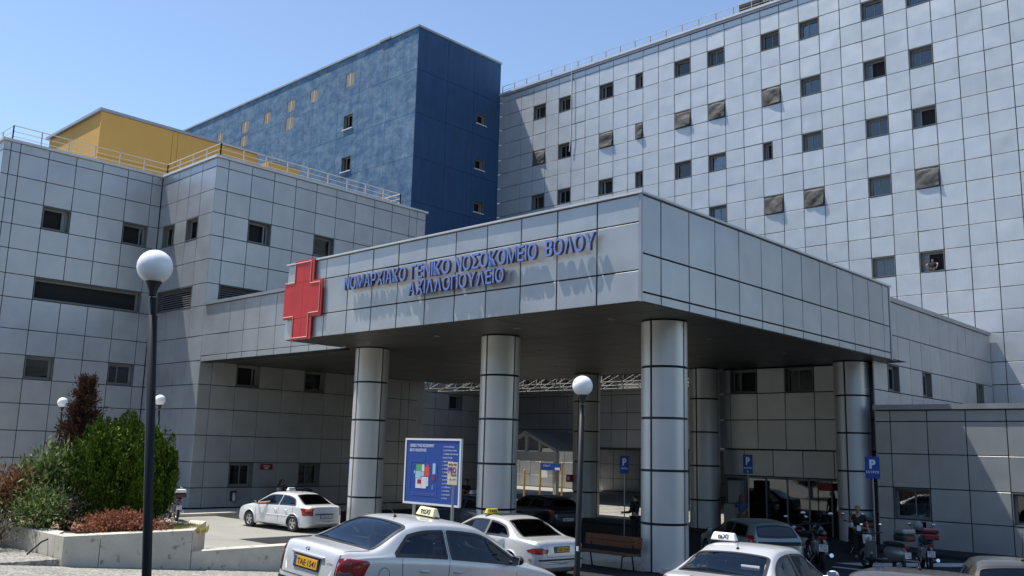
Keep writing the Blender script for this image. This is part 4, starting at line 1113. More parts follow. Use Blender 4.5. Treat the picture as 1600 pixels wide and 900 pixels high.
    def finish(s, wheels=True, interior=True, interior_col=None):
        sp = s.sp; keep = []
        for fi, f in enumerate(s.F):
            c = sum((s.V[i] for i in f), Vector())/len(f); drop = False
            for k, wx in enumerate(sp['wheels']):
                if (c.x-wx)**2+(c.z-sp['wr'])**2 < (sp['wr']+.055)**2 and abs(c.y) > .45: drop = True
            if not drop:
                for poly, pf in s.holes:
                    o, d = pf(0, 0)
                    if abs(d.y) > .9: p = (c.x, c.z); ok = c.y*d.y < 0
                    elif abs(d.x) > .9: p = (c.y, c.z); ok = (c.x < sp['L']/2) == (d.x > 0)
                    else: p = (c.x, c.y); ok = c.z > .9
                    if ok and inpoly(p, poly):
                        # stay inside the seal
                        cx = sum(q[0] for q in poly)/len(poly); cy = sum(q[1] for q in poly)/len(poly)
                        if inpoly((cx+(p[0]-cx)*1.045, cy+(p[1]-cy)*1.045), poly): drop = True; break
            if not drop: keep.append(f)
        mb = MB(); mb.v = [tuple(v) for v in s.V]; mb.f = keep; mb.m = [0]*len(keep); mb.sm = [True]*len(keep)
        me = mb.mesh('body', s.paint); bm = bmesh.new(); bm.from_mesh(me); bmesh.ops.delete(bm, geom=[v for v in bm.verts if not v.link_faces], context='VERTS')
        bmesh.ops.remove_doubles(bm, verts=bm.verts[:], dist=.0005); bmesh.ops.recalc_face_normals(bm, faces=bm.faces[:]); bm.to_mesh(me); bm.free()
        link('body', me, s.t)
        if wheels:
            for wx in sp['wheels']:
                for sg in (-1, 1):
                    y = sg*(sp['W']/2-.11); r_ = sp['wr']
                    wo = link('wheel', wheel_mesh(r_), s.t, (wx, y, r_), (0, 0, 0 if sg > 0 else PI))
                    link('rim', rim_mesh(r_), wo)
                    mb = MB(); n = 20
                    pr = []
                    for i in range(n+1):
                        a = -.35+(PI+.7)*i/n; pr.append((wx+(r_+.062)*math.cos(a), r_+(r_+.062)*math.sin(a)))
                    pts = []
                    for a, b in pr:
                        h = s.hit(s.side(sg), a, b)
                        if h: pts.append(h[0]+Vector((0, sg*.004, 0)))
                    if len(pts) > 3: mb.tube(pts, .022, 6); mb.obj('wheel_arch', s.paint, s.t)
            mb = MB(); mb.box((.3, -.62, .2), (sp['L']-.3, .62, .5)); mb.obj('underbody', M_interior, s.t)
        if interior:
            L = sp['L']; r0 = sp['rear'][0]; f0 = sp['front'][0]; w2 = sp['W']/2-.12
            mb = MB(); mb.box((r0+.15, -w2, .3), (f0-.2, w2, .45)); mb.box((r0-.1, -w2+.12, .8), (r0+.55, w2-.12, .90)); mb.box((f0-.75, -w2+.05, .5), (f0-.2, w2-.05, .93)); mb.obj('interior', M_interior, s.t)
            for sx in (r0+.95, r0+1.75):
                for sy in (-.37, .37):
                    mb = MB(); mb.box((sx, sy-.24, .62), (sx+.13, sy+.24, 1.10), 0, .05); mb.box((sx+.0, sy-.13, 1.13), (sx+.09, sy+.13, 1.30), 0, .04); mb.box((sx, sy-.24, .42), (sx+.5, sy+.24, .62), 0, .05)
                    mb.obj('seat', interior_col or M_seat, s.t)
            mb = MB()
            for sg in (-1, 1): mb.box((r0+.6, sg*w2, .45), (f0-.45, sg*(w2+.03), .90))
            mb.obj('door_lining', M_lightgrey, s.t)
            st = MB(); pts = [(f0-.85+.04*math.cos(a), .37+.18*math.cos(a), .92+.18*math.sin(a)) for a in np.linspace(0, 2*PI, 17)]; st.tube(pts, .014, 6); st.obj('steering_wheel', M_blackplastic, s.t)
    def sidewins(s, c_slant=.25, quarter=False, seal=.028):
        sp = s.sp; x0, x1 = sp['side']; b0, b1 = sp['bp']
        lo = lambda x: interp(sp['belt'], x)+.03
        def hi(x):
            zt = interp(sp['top'], x); zs = interp(sp['belt'], x); g_ = min(1, (zt-zs)/.4); return zt-.012-.063*g_-.045
        def poly(a, b, slant_rear, aend):
            xs = [a+(b-a)*i/10 for i in range(11)]; P = [(x, lo(x)) for x in xs]
            Q = []
            for x in reversed(xs):
                xx = x if x > a+slant_rear or not slant_rear else x
                z = hi(xx)
                if slant_rear: z = min(z, lo(a)+.03+(x-a)/slant_rear*(hi(a+slant_rear)-lo(a)))
                if z > lo(x)+.015: Q.append((x, z))
            P = [p for p in P if p[0] <= max(q[0] for q in Q)+.06]
            return P+Q
        for sg in (-1, 1):
            pr = poly(x0, b0, c_slant, False); s.window('rear_door_window', pr, s.side(sg), seal=seal, rr=.02)
            pf_ = poly(b1, x1, 0, True); s.window('front_door_window', pf_, s.side(sg), seal=seal, rr=.02)
            L = [(b0+.04, hi(b0+.04)+.02), (b0+.04, .95), (b0+.02, .62), (b0+.03, .24)]; s.line(L, s.side(sg))
            s.line([(x1+.02, lo(x1)-.0), (x1-.02, .60), (x1-.08, .24), (b0, .23)], s.side(sg))
            wx = sp['wheels'][0]; s.line([(x0+.10, lo(x0+.1)-.03), (x0+.12, .70), (wx+.34, .52)], s.side(sg))
            for hx in (b0-.42, x1-1.22):
                h = s.hit(s.side(sg), hx, .80)
                if h: mb = MB(); p = h[0]; mb.tube([(p.x-.08, p.y+sg*.004, p.z), (p.x-.06, p.y+sg*.03, p.z), (p.x+.06, p.y+sg*.03, p.z), (p.x+.08, p.y+sg*.004, p.z)], .013, 6); mb.obj('door_handle', s.paint, s.t)
    def screens(s, wr=.60, wrt=.52, wf=.62, wft=.53, rmat=None):
        sp = s.sp; r0, r1 = sp['rear']; f0, f1 = sp['front']
        d = .03
        s.window('rear_window', [(r0+d, -wr), (r1-d, -wrt), (r1-d+.03, 0), (r1-d, wrt), (r0+d, wr), (r0+d-.03, 0)], s.topp(), mat=rmat, seal=.035, rr=.06)
        s.window('windscreen', [(f0-d, wf), (f1+d, wft), (f1+d-.03, 0), (f1+d, -wft), (f0-d, -wf), (f0-d+.03, 0)], s.topp(), seal=.035, rr=.06)
    def mirrors(s, mat=None):
        sp = s.sp; x = sp['side'][1]-.12
        for sg in (-1, 1):
            mb = MB(); y = sg*(sp['W']/2+.09); mb.ball((x, y, 1.0), .085, 8, 0, (.7, 1.15, .8)); mb.tube([(x, sg*(sp['W']/2-.06), .95), (x, y, .98)], .025, 6); o = mb.obj('door_mirror', mat or s.paint, s.t)
            g_ = MB(); g_.box((x-.066, y-.07, .95), (x-.060, y+.07, 1.05)); g_.obj('mirror_glass', M_chrome, o)
    def plate(s, text, z=.80, y=0, mat=None, w_=.50, h=.115, rim=True):
        hit = s.hit(s.rearp(), y, z)
        if not hit: return
        x = hit[0].x-.02; mb = MB(); mb.box((x-.006, y-w_/2, z-h/2), (x+.004, y+w_/2, z+h/2), 0, .003); o = mb.obj('number_plate', mat or M_plate, s.t)
        if rim: mb = MB(); mb.box((x+.0, y-w_/2-.02, z-h/2-.02), (x+.025, y+w_/2+.02, z+h/2+.02)); mb.obj('plate_frame', M_blackplastic, o)
        if mat is None: mb = MB(); mb.box((x-.009, y+w_/2-.05, z-h/2+.004), (x-.0062, y+w_/2-.004, z+h/2-.004)); mb.obj('country_strip', M_bluesign, o)
        s.rear_text(text, x-.008, y-.02, z-.038, .078, M_ink, o, .86*w_)
    def rear_text(s, text, x, y, z, h, mat, parent, wd):
        me = glyph_mesh(text, h/.73, .002, [mat], 1.0, .004*h); xs = [v.co.x for v in me.vertices]; w0 = max(xs)-min(xs); k = min(1.0, wd/w0) if wd else 1
        o = link('lettering', me, parent)
        R_ = Matrix(((0, 0, -1, 0), (-1, 0, 0, 0), (0, 1, 0, 0), (0, 0, 0, 1)))   # text x -> -y, text y -> z, normal -> -x
        o.matrix_local = Matrix.Translation((x, y+w0*k/2+min(xs)*k, z)) @ R_ @ Matrix.Diagonal((k, 1, 1, 1))
    def taxi_sign(s, x, y, mat, text, blue=False, w_=.36):
        zt = s.hit(s.topp(), x, y)[0].z; mb = MB(); d = .075
        P = [(x-d, y-w_/2, zt+.02), (x+d, y-w_/2, zt+.02), (x+d*.45, y-w_/2+.04, zt+.145), (x-d*.45, y-w_/2+.04, zt+.145)]
        bm = bmesh.new(); vs = [bm.verts.new(p) for p in P]+[bm.verts.new((p[0], 2*y-p[1], p[2])) for p in P]
        for f in ((0,1,2,3),(7,6,5,4),(0,4,5,1),(1,5,6,2),(2,6,7,3),(3,7,4,0)): bm.faces.new([vs[i] for i in f])
        bmesh.ops.recalc_face_normals(bm, faces=bm.faces[:]); bmesh.ops.bevel(bm, geom=bm.edges[:], offset=.018, segments=3, profile=.6, affect='EDGES')
        mb.addbm(bm, 0, True); bm.free(); o = mb.obj('taxi_sign', mat, s.t)
        mb = MB(); mb.box((x-.03, y-w_/2-.02, zt-.0), (x+.03, y+w_/2+.02, zt+.022)); mb.obj('sign_base', M_blackplastic, o)
        me = glyph_mesh(text, .105, .002, [M_ink], 1.0, .002); xs = [v.co.x for v in me.vertices]; w0 = max(xs)-min(xs)
        for sg in (1, -1):
            q = link('lettering', me, o)
            a = math.atan2(.55*d, .125)
            if sg == 1: R_ = Matrix(((0, math.sin(a), -math.cos(a), 0), (-1, 0, 0, 0), (0, math.cos(a), math.sin(a), 0), (0, 0, 0, 1)))
            else: R_ = Matrix(((0, -math.sin(a), math.cos(a), 0), (1, 0, 0, 0), (0, math.cos(a), math.sin(a), 0), (0, 0, 0, 1)))
            q.matrix_local = Matrix.Translation((x-sg*(d*.86+.006), y+sg*w0/2, zt+.05)) @ R_
    def antenna(s, x, y=0, h=.22, back=-.16):
        p = s.hit(s.topp(), x, y)[0]; mb = MB(); mb.lathe([(.0, 0), (.028, 0), (.012, .03), (0, .035)], p, 10); mb.tube([p+Vector((0, 0, .02)), p+Vector((back, 0, h))], .0045, 5); mb.obj('antenna', M_blackplastic, s.t)
wcache = {}
def wheel_mesh(r):
    if ('t', r) not in wcache:
        mb = MB(); mb.lathe([(r*.62, -.09), (r*.80, -.10), (r*.95, -.095), (r, -.07), (r, .07), (r*.95, .095), (r*.80, .10), (r*.62, .09)], (0, 0, 0), 28, 'Y'); mb.lathe([(0, -.02), (r*.64, -.02)], (0,0,0), 20, 'Y'); wcache[('t', r)] = mb.mesh('wheel', M_rubber)
    return wcache[('t', r)]
def rim_mesh(r):
    if ('r', r) not in wcache:
        mb = MB(); R_ = r*.64; mb.lathe([(R_, -.05), (R_*.98, .085), (R_*.90, .09), (R_*.86, .05)], (0, 0, 0), 24, 'Y'); mb.lathe([(0, .075), (.05, .07), (.06, .04)], (0, 0, 0), 12, 'Y')
        for k in range(5):
            a = 2*PI*k/5+.3; c_, s_ = math.cos(a), math.sin(a); mb.obox((c_*R_*.5, .06, s_*R_*.5), (c_*R_*.42, 0, s_*R_*.42), (-s_*.035, 0, c_*.035), (0, .012, 0))
        mb.lathe([(0, .0), (R_*.95, .0)], (0, 0, 0), 20, 'Y', 1); wcache[('r', r)] = mb.mesh('rim', [M_rim, M_ink])
    return wcache[('r', r)]
D2R = math.radians
# ---- A: near silver liftback taxi
c = Car(variant(SEDAN, W=1.75), P_silver, 'near silver taxi with cream roof sign and orange number plate, seen from behind', (-10.45, 7.18, .84), D2R(-.2), D2R(-5.3), D2R(3.6), cat='taxi')
c.screens(.64, .54); c.sidewins(.34); c.mirrors(M_blackplastic)
for sg in (-1, 1):
    tp = c.patch('tail_light', round_poly([(.80*sg, .90), (.66*sg, .905), (.60*sg, .78), (.61*sg, .56), (.80*sg, .56)], .04), c.rearp(), M_tail, off=.006, th=.02)
    c.patch('lamp_band', round_poly([(.76*sg, .74), (.63*sg, .74), (.63*sg, .66), (.76*sg, .66)], .02), c.rearp(), M_tailsmoke, off=.010, parent=tp)
    c.patch('side_light', round_poly([(.04, .90), (.16, .89), (.19, .72), (.17, .56), (.04, .56)], .04), c.side(sg), M_tail, off=.006, parent=tp)
c.plate('TAE·1541', z=.74, y=.03, w_=.52, h=.125)
mb = MB(); h = c.hit(c.rearp(), 0, .845)[0]; mb.box((h.x-.03, -.33, .825), (h.x+.02, .39, .862), 0, .012); mb.obj('boot_handle', P_silver, c.t)
mb = MB(); h = c.hit(c.rearp(), .08, .915)[0]; mb.lathe([(.0, -.003), (.042, -.003), (.042, .006)], (h.x-.003, .08, .905), 20, 'X'); mb.obj('badge', M_chrome, c.t)
h = c.hit(c.rearp(), -.42, .82)[0]; c.rear_text('H3PR', h.x-.012, -.44, .80, .042, M_chrome, c.t, .2)
c.patch('bumper_strip', round_poly([(-.78, .50), (.78, .50), (.78, .43), (-.78, .43)], .02), c.rearp(), M_blackplastic, off=.012, step=.05)
c.line([(-.60, .93), (-.59, .80), (-.58, .56), (.58, .56), (.59, .80), (.60, .93)], c.rearp(), .005)
c.line([(.10, -.60), (.46, -.66)], c.topp(), .005); c.line([(.10, .60), (.46, .66)], c.topp(), .005)
h = c.hit(c.side(-1), .62, .74); mb = MB(); pts = [(.62+.085*math.cos(a), h[0].y-.001, .74+.085*math.sin(a)) for a in np.linspace(0, 2*PI, 21)]
pts = [c.hit(c.side(-1), p[0], p[2])[0] for p in pts]; mb.tube(pts, .004, 5); mb.obj('fuel_flap', M_blackplastic, c.t)
c.taxi_sign(2.0, .02, M_taxicream, 'ταXi', w_=.40); c.antenna(1.36, 0, .20, -.20)
c.finish(wheels=True); CARA = c
# ---- B: silver-white saloon facing left
c = Car(variant(SEDAN, W=1.72), P_white, 'silver white taxi parked facing left in the sun with an arm resting on its door', (-27.86, 20.1, 0), D2R(-92.8), cat='taxi')
c.screens(.60, .50, rmat=M_cardark); c.sidewins(.25); c.mirrors(M_blackplastic)
for sg in (-1, 1):
    tp = c.patch('tail_light', round_poly([(.80*sg, .90), (.60*sg, .91), (.58*sg, .64), (.80*sg, .62)], .03), c.rearp(), M_tail, off=.006, th=.02)
    c.patch('side_light', round_poly([(.03, .90), (.30, .89), (.24, .66), (.03, .62)], .03), c.side(sg), M_tail, off=.006, parent=tp)
    c.patch('amber_lens', round_poly([(.05, .89), (.26, .88), (.23, .78), (.06, .80)], .02), c.side(sg), M_tailamber, off=.010, parent=tp)
    c.line([(.5, .58), (3.0, .58)], c.side(sg), .010, M_white, 'rub_strip')
    c.patch('sill_trim', [(1.25, .17), (3.15, .17), (3.15, .245), (1.25, .245)], c.side(sg), M_blackplastic, off=.006)
mb = MB(); h = c.hit(c.rearp(), 0, .68)[0]; mb.box((h.x-.02, -.52, .66), (h.x+.02, .52, .71), 0, .01); mb.obj('boot_trim', M_chrome, c.t)
c.plate('TAA·2117', z=.60, mat=M_platewhite)
c.taxi_sign(2.2, .0, M_taxiwhite, 'TAXI', w_=.34); c.antenna(1.5, 0, .06, -.02); c.finish(); c.t.scale = (1, 1, .95)
# ---- C: white-silver saloon behind the near taxi
c = Car(variant(SEDAN, L=4.8, W=1.80, top=[(0,.50),(.008,.66),(.04,.88),(.12,.955),(.70,1.0),(1.50,1.36),(1.85,1.42),(2.3,1.44),(2.7,1.42),(3.0,1.34),(3.75,.98),(3.9,.95),(4.4,.84),(4.68,.70),(4.76,.58),(4.8,.45)],
        belt=[(0,.60),(.05,.78),(.12,.86),(.7,.93),(1.5,.95),(2.9,.92),(3.75,.88),(4.4,.78),(4.7,.62),(4.8,.40)], rear=(.70, 1.50), front=(3.75, 2.97), wheels=(.98, 3.85), side=(1.08, 3.45), bp=(2.0, 2.08)), P_silver2,
        'silver taxi with a yellow roof sign parked behind the near silver taxi', (-14.75, 17.65, 0), D2R(-81), cat='taxi', glass=M_cardark)
c.screens(.62, .52); c.sidewins(.32); c.mirrors()
for sg in (-1, 1):
    el = [(.66*sg+.17*math.cos(a), .72+.075*math.sin(a)) for a in np.linspace(0, 2*PI, 19)[:-1]]; tp = c.patch('tail_light', el, c.rearp(), M_tail, off=.008)
    el2 = [(.62*sg+.11*math.cos(a)*sg, .73+.055*math.sin(a)) for a in np.linspace(-PI/2, PI/2, 9)]; 
    c.patch('side_light', [(.12+.14*math.cos(a), .72+.07*math.sin(a)) for a in np.linspace(0, 2*PI, 19)[:-1]], c.side(sg), M_tail, off=.008, parent=tp)
c.patch('plate_recess', round_poly([(-.36, .83), (.36, .83), (.36, .66), (-.36, .66)], .03), c.rearp(), P_silver, off=.004)
c.plate('TAE·1541', z=.745, w_=.44, h=.11); c.line([(-.46, .90), (-.47, .58), (.47, .58), (.46, .90)], c.rearp(), .005)
c.patch('bumper_strip', round_poly([(-.82, .53), (.82, .53), (.82, .49), (-.82, .49)], .015), c.rearp(), M_blackplastic, off=.008)
c.patch('sunroof', round_poly([(1.95, -.46), (2.6, -.46), (2.6, .40), (1.95, .40)], .05), c.topp(), M_ink, off=.004)
c.taxi_sign(2.35, .42, M_taxiyellow, 'TAXI', w_=.40); c.finish()
# ---- D: silver saloon at the bottom, white roof sign
c = Car(variant(SEDAN, W=1.73, pn=8, top=[(0,.50),(.008,.68),(.04,.88),(.12,.93),(.52,.965),(1.15,1.27),(1.5,1.38),(1.9,1.41),(2.35,1.40),(2.65,1.33),(3.45,.94),(3.6,.91),(4.1,.82),(4.38,.70),(4.46,.58),(4.5,.45)],
        belt=[(0,.60),(.03,.78),(.10,.85),(.5,.90),(1.2,.91),(2.6,.89),(3.45,.86),(4.1,.76),(4.4,.62),(4.5,.40)], rear=(.52, 1.15)), P_silver, 'silver taxi with a white roof sign at the bottom centre, seen from behind', (-7.12, 11.6, .47), D2R(-9), D2R(-4.0), D2R(.7), cat='taxi')
c.screens(.66, .56, rmat=M_carglass); c.sidewins(.30); c.mirrors()
for sg in (-1, 1):
    tp = c.patch('tail_light', round_poly([(.80*sg, .88), (.58*sg, .89), (.60*sg, .70), (.80*sg, .66)], .04), c.rearp(), M_tailbright, off=.006, th=.02)
    c.patch('side_light', round_poly([(.03, .88), (.20, .87), (.20, .70), (.03, .66)], .03), c.side(sg), M_tailbright, off=.006, parent=tp)
c.patch('high_brake_light', round_poly([(.07, -.26), (.10, -.26), (.10, .26), (.07, .26)], .01), c.topp(), M_tail, off=.008)
h = c.hit(c.rearp(), .40, .86)[0]; c.rear_text('C 220', h.x-.006, .42, .845, .036, M_chrome, c.t, .2)
mb = MB(); mb.tube([(c.hit(c.rearp(), 0, .85)[0].x-.01, .05*math.cos(a), .85+.05*math.sin(a)) for a in np.linspace(0, 2*PI, 21)], .005, 5); mb.obj('badge', M_chrome, c.t)
c.plate('TAK·3308', z=.68)
mb = MB(); mb.box((.83, -.50, 1.05), (.84, -.22, 1.12), 0, .003); mb.obj('parcel_box', M_white, c.t)
c.taxi_sign(1.75, .40, M_taxiwhite, 'taXi', w_=.42); c.antenna(1.28, 0, .17, .0); c.finish()
# ---- E: pale green hatchback in the shade
c = Car(HATCH, P_green, 'pale grey green hatchback in the canopy shade with dark glass, facing away to the left', (-12.0, 23.5, 0), D2R(-52.4), glass=M_cardark)
c.screens(.58, .50); c.sidewins(.18); c.mirrors(M_blackplastic)
for sg in (-1, 1): c.patch('tail_light', round_poly([(.76*sg, 1.02), (.66*sg, 1.06), (.64*sg, .80), (.78*sg, .76)], .03), c.rearp(), M_tail, off=.006, th=.02)
c.plate('NPK 4410', z=.52, mat=M_platewhite); c.patch('bumper_strip', round_poly([(-.76, .60), (.76, .60), (.76, .50), (-.76, .50)], .02), c.rearp(), M_blackplastic, off=.010)
c.finish(); c.t.scale = (1, 1, .94)
# ---- F: black hatchback behind the second column
c = Car(variant(HATCH, L=3.95), P_dark, 'black hatchback parked in the shade behind the second canopy column', (-22.3, 27.0, 0), D2R(-75), glass=M_cardark)
c.screens(.58, .50); c.sidewins(.18); c.mirrors()
for sg in (-1, 1): c.patch('tail_light', round_poly([(.76*sg, .98), (.64*sg, 1.00), (.62*sg, .82), (.76*sg, .78)], .03), c.rearp(), M_tail, off=.006, th=.02)
c.plate('BOH 7725', z=.60, mat=M_platewhite); c.finish()
# ---- G: navy taxi behind the map board
c = Car(variant(SEDAN, W=1.72), P_blue, 'dark blue taxi with a white roof sign in the shade behind the map board', (-22.6, 24.3, 0), D2R(-88), cat='taxi', glass=M_cardark)
c.screens(); c.sidewins(); c.mirrors()
for sg in (-1, 1): c.patch('tail_light', round_poly([(.80*sg, .88), (.58*sg, .89), (.60*sg, .70), (.80*sg, .66)], .04), c.rearp(), M_tail, off=.006, th=.02)
c.taxi_sign(2.1, 0, M_taxiwhite, 'TAXI'); c.plate('TAM·1190', z=.66); c.finish()
# ---- H and I: two roofs at the lower right corner
c = Car(variant(HATCH, L=4.2, W=1.74), P_bronze, 'bronze grey estate car at the lower right corner with a whip aerial', (-3.30, 13.0, .49), D2R(-20), D2R(-4.5), D2R(0), glass=M_carglass)
c.screens(.62, .55); c.sidewins(.18); c.mirrors(); c.antenna(.62, 0, .36, -.16)
for sg in (-1, 1): c.patch('tail_light', round_poly([(.78*sg, 1.02), (.68*sg, 1.04), (.66*sg, .80), (.80*sg, .76)], .03), c.rearp(), M_tail, off=.006, th=.02)
c.plate('BOK 6021', z=.6, mat=M_platewhite); c.finish()
c = Car(variant(HATCH, L=4.2, W=1.74), P_bronze, 'bronze grey car roof at the bottom edge, left of the estate car', (-3.58, 9.25, gz(9.0)-.07), D2R(-8), D2R(-5), D2R(0), glass=M_carglass)
c.screens(.62, .55); c.sidewins(.18); c.mirrors(); c.antenna(1.2, 0, .12, -.12)
c.plate('BOE 3384', z=.6, mat=M_platewhite); c.finish()

# ================================================================== signs and boards
def flat_text(parent, text, x, y, z, h, mat, wd=None, bold=0.0, name='lettering'):
    """text on a board that faces -Y; x,z = left end of the baseline, in the parent's space"""
    me = glyph_mesh(text, h/.73, .002, [mat], 1.0, bold*h); xs = [v.co.x for v in me.vertices]; w0 = max(xs)-min(xs); k = wd/w0 if wd else 1
    o = link(name, me, parent); o.matrix_local = Matrix.Translation((x-min(xs)*k, y, z)) @ Matrix.Rotation(PI/2, 4, 'X') @ Matrix.Diagonal((k, 1, 1, 1)); return o
t = empty('map_board', (-18.27, 16.45, 0), 'large blue hospital site map board in a white frame between the first and second columns', 'board')
mb = MB(); mb.box((-1.05, .0, 1.67), (1.05, .04, 3.30)); bo = mb.obj('board', M_bluesign, t)
for a, b in (((-1.10, -.015, 1.62), (-1.05, .055, 3.35)), ((1.05, -.015, 1.62), (1.10, .055, 3.35)), ((-1.05, -.015, 1.62), (1.05, .055, 1.67)), ((-1.05, -.015, 3.30), (1.05, .055, 3.35))):
    mb = MB(); mb.box(a, b); mb.obj('frame', M_white, t)
for x in (-.75, .75): mb = MB(); mb.box((x-.03, .06, 0), (x+.03, .12, 3.2)); mb.obj('leg', M_steel, t)
flat_text(bo, 'ΧΩΡΙΚΟΣ ΤΥΠΟΣ ΝΟΣΟΚΟΜΕΙΟΥ', -.90, -.004, 3.12, .075, M_inkwhite, .96, .02); flat_text(bo, 'ΒΟΛΟΥ ΑΧΙΛΛΟΠΟΥΛΕΙΟ', -.90, -.004, 3.0, .075, M_inkwhite, .66, .02)
pm = {'g': simple('map_green', (.10, .38, .12), .5), 'b': simple('map_light_blue', (.35, .55, .70), .5), 'r': simple('map_red', (.65, .07, .05), .5), 'w': simple('map_white', (.68, .68, .70), .5), 'd': simple('map_dark_red', (.30, .02, .07), .5), 'l': simple('map_line', (.10, .18, .45), .5)}
bl = [(-.62, 2.50, -.40, 2.66, 'g'), (-.39, 2.48, -.29, 2.66, 'w'), (-.64, 2.30, -.42, 2.49, 'b'), (-.41, 2.36, -.30, 2.47, 'b'), (-.28, 2.36, -.08, 2.60, 'r'), (-.20, 2.60, -.12, 2.66, 'r'), (-.62, 2.04, -.40, 2.29, 'w'), (-.39, 2.04, -.20, 2.34, 'w'), (-.19, 2.10, -.12, 2.34, 'w'),
      (-.55, 2.16, -.40, 2.27, 'd'), (-.70, 2.42, -.66, 2.50, 'b'), (.04, 2.42, .15, 2.70, 'b'), (.06, 2.26, .14, 2.38, 'd'), (.02, 2.02, .10, 2.14, 'l'), (-.74, 1.90, .22, 1.91, 'l'), (-.80, 1.86, .28, 1.87, 'l'), (-.85, 2.00, -.84, 2.75, 'l'), (-.30, 2.75, -.29, 2.92, 'l'), (-.84, 2.74, -.30, 2.75, 'l'), (.20, 1.9, .21, 2.78, 'l')]
for x0, z0, x1, z1, k in bl: mb = MB(); mb.box((x0, -.008 if k != 'd' else -.011, z0), (x1, -.001, z1)); mb.obj('map_block', pm[k], bo)
lines = ['1. ΚΥΡΙΑ ΕΙΣΟΔΟΣ', '2. ΕΞΩΤΕΡΙΚΑ ΙΑΤΡΕΙΑ', '3. ΤΜΗΜΑ ΕΠΕΙΓΟΝΤΩΝ', '    ΠΕΡΙΣΤΑΤΙΚΩΝ', '4. ΝΕΑ ΠΤΕΡΥΓΑ', '5. ΚΛΙΝΙΚΕΣ', '6. ΔΙΟΙΚΗΣΗ', '7. ΤΕΧΝΙΚΗ ΥΠΗΡΕΣΙΑ', '8. ΑΙΜΟΔΟΣΙΑ', '9. ΦΑΡΜΑΚΕΙΟ', '10. ΕΡΓΑΣΤΗΡΙΑ', '11. ΑΠΟΘΗΚΕΣ', '12. ΚΥΛΙΚΕΙΟ', '13. ΕΚΚΛΗΣΙΑ', '14. ΠΥΛΗ']
for i, l_ in enumerate(lines): flat_text(bo, l_, .42, -.004, 3.12-.094*i, .036, M_inkwhite)
t = empty('taxi_rank_sign', (-15.62, 14.75, gz(14.75)), 'small cream and purple taxi rank sign on a pole before the map board', 'sign')
mb = MB(); mb.tube([(0, 0, 0), (0, 0, 2.62)], .027, 10); mb.obj('pole', M_steel, t)
M_cream = simple('sign_cream', (.70, .58, .36), .5); M_purple = simple('sign_purple', (.14, .03, .30), .5)
mb = MB(); mb.box((-.165, -.045, 2.12), (.165, -.028, 2.63), 0, .006); pb = mb.obj('panel', M_cream, t)
flat_text(pb, 'ΠΙΑΤΣΑ ΤΑΧΙ', -.13, -.048, 2.56, .045, M_ink, .26, .02); flat_text(pb, 'PEO', -.14, -.048, 2.40, .125, M_purple, .27, .06); flat_text(pb, 'TAXI', -.06, -.048, 2.32, .055, M_ink, .19, .02); 
mb = MB(); mb.box((-.10, -.047, 2.225), (.14, -.0455, 2.285)); mb.obj('strip', M_white, pb); flat_text(pb, '2421 0 27777', -.09, -.049, 2.24, .028, M_ink, .21)
def psign(x, y, z0, z1, wd, label, word, extra=False, rot=0.0, z_base=0):
    t = empty('parking_sign', (x, y, z_base), label, 'sign', 'blue parking signs'); t.rotation_euler = (0, 0, rot)
    mb = MB(); mb.tube([(0, .03, 0), (0, .03, z1-z_base)], .02, 8); mb.obj('pole', M_steel, t)
    mb = MB(); mb.box((-wd/2, -.012, z0-z_base), (wd/2, .0, z1-z_base), 0, .004); pb = mb.obj('panel', M_bluesign, t)
    H = z1-z0; flat_text(pb, 'P', -wd*.20, -.015, z0-z_base+H*.47, H*.40, M_inkwhite, wd*.42, .06)
    if word: flat_text(pb, word, -wd*.42, -.015, z0-z_base+H*.24, H*.11, M_inkwhite, wd*.84, .02)
    if extra: flat_text(pb, 'δ', -wd*.13, -.015, z0-z_base+H*.05, H*.13, M_inkwhite, wd*.2, .02)
psign(-11.36, 28.35, 2.53, 3.19, .42, 'blue parking sign with white P in front of the right rear column', 'ΙΑΤΡΟΙ', rot=D2R(22))
psign(-19.95, 27.3, 2.37, 3.0, .34, 'blue parking sign with P on a thin pole left of the corner column', 'ΑΜΕΑ', rot=D2R(22))
psign(-17.7, 32.2, 2.45, 3.17, .36, 'blue parking sign with P and wheelchair mark by the dark doors', 'ΑΝΑΠΗΡΩΝ', True, rot=D2R(22))
psign(-30.55, 23.2, 1.92, 2.46, .42, 'blue parking sign partly hidden by the leftmost column', '', rot=D2R(30))
def plaque(name, a, b, mat, label, cat, text=None, tm=None):
    t = empty(name, a, label, cat); mb = MB(); mb.box((0, 0, 0), tuple(b[i]-a[i] for i in range(3)), 0, .005); mb.obj('plate', mat, t); return t
M_darkred = simple('plaque_red', (.22, .012, .02), .5)
t = plaque('wall_plaque', (-38.95, 24.1, 1.87), (-38.93, 24.77, 2.14), M_darkred, 'small dark red plaque on the shaded wing wall above the white taxi', 'sign')
for k, z in enumerate((.17, .10, .04)):
    mb = MB(); mb.box((.0205, .14+.05*k, z), (.023, .53-.05*k, z+.025)); mb.obj('text_line', M_inkwhite, t)
plaque('wall_plaque', (-16.2, 34.98, 1.85), (-15.6, 35.19, 2.15), M_darkred, 'dark red plaque beside the right rear column over the glass doors', 'sign')
t = empty('fire_hose_box', (-27.75, 33.70, 1.7), 'small red fire hose box on the middle rear column', 'fire box'); mb = MB(); mb.box((-.14, -.14, 0), (.14, .06, .34), 0, .012); mb.obj('box', M_red, t); mb = MB(); mb.box((-.07, -.145, .08), (.07, -.1405, .24)); mb.obj('emblem', M_white, t)
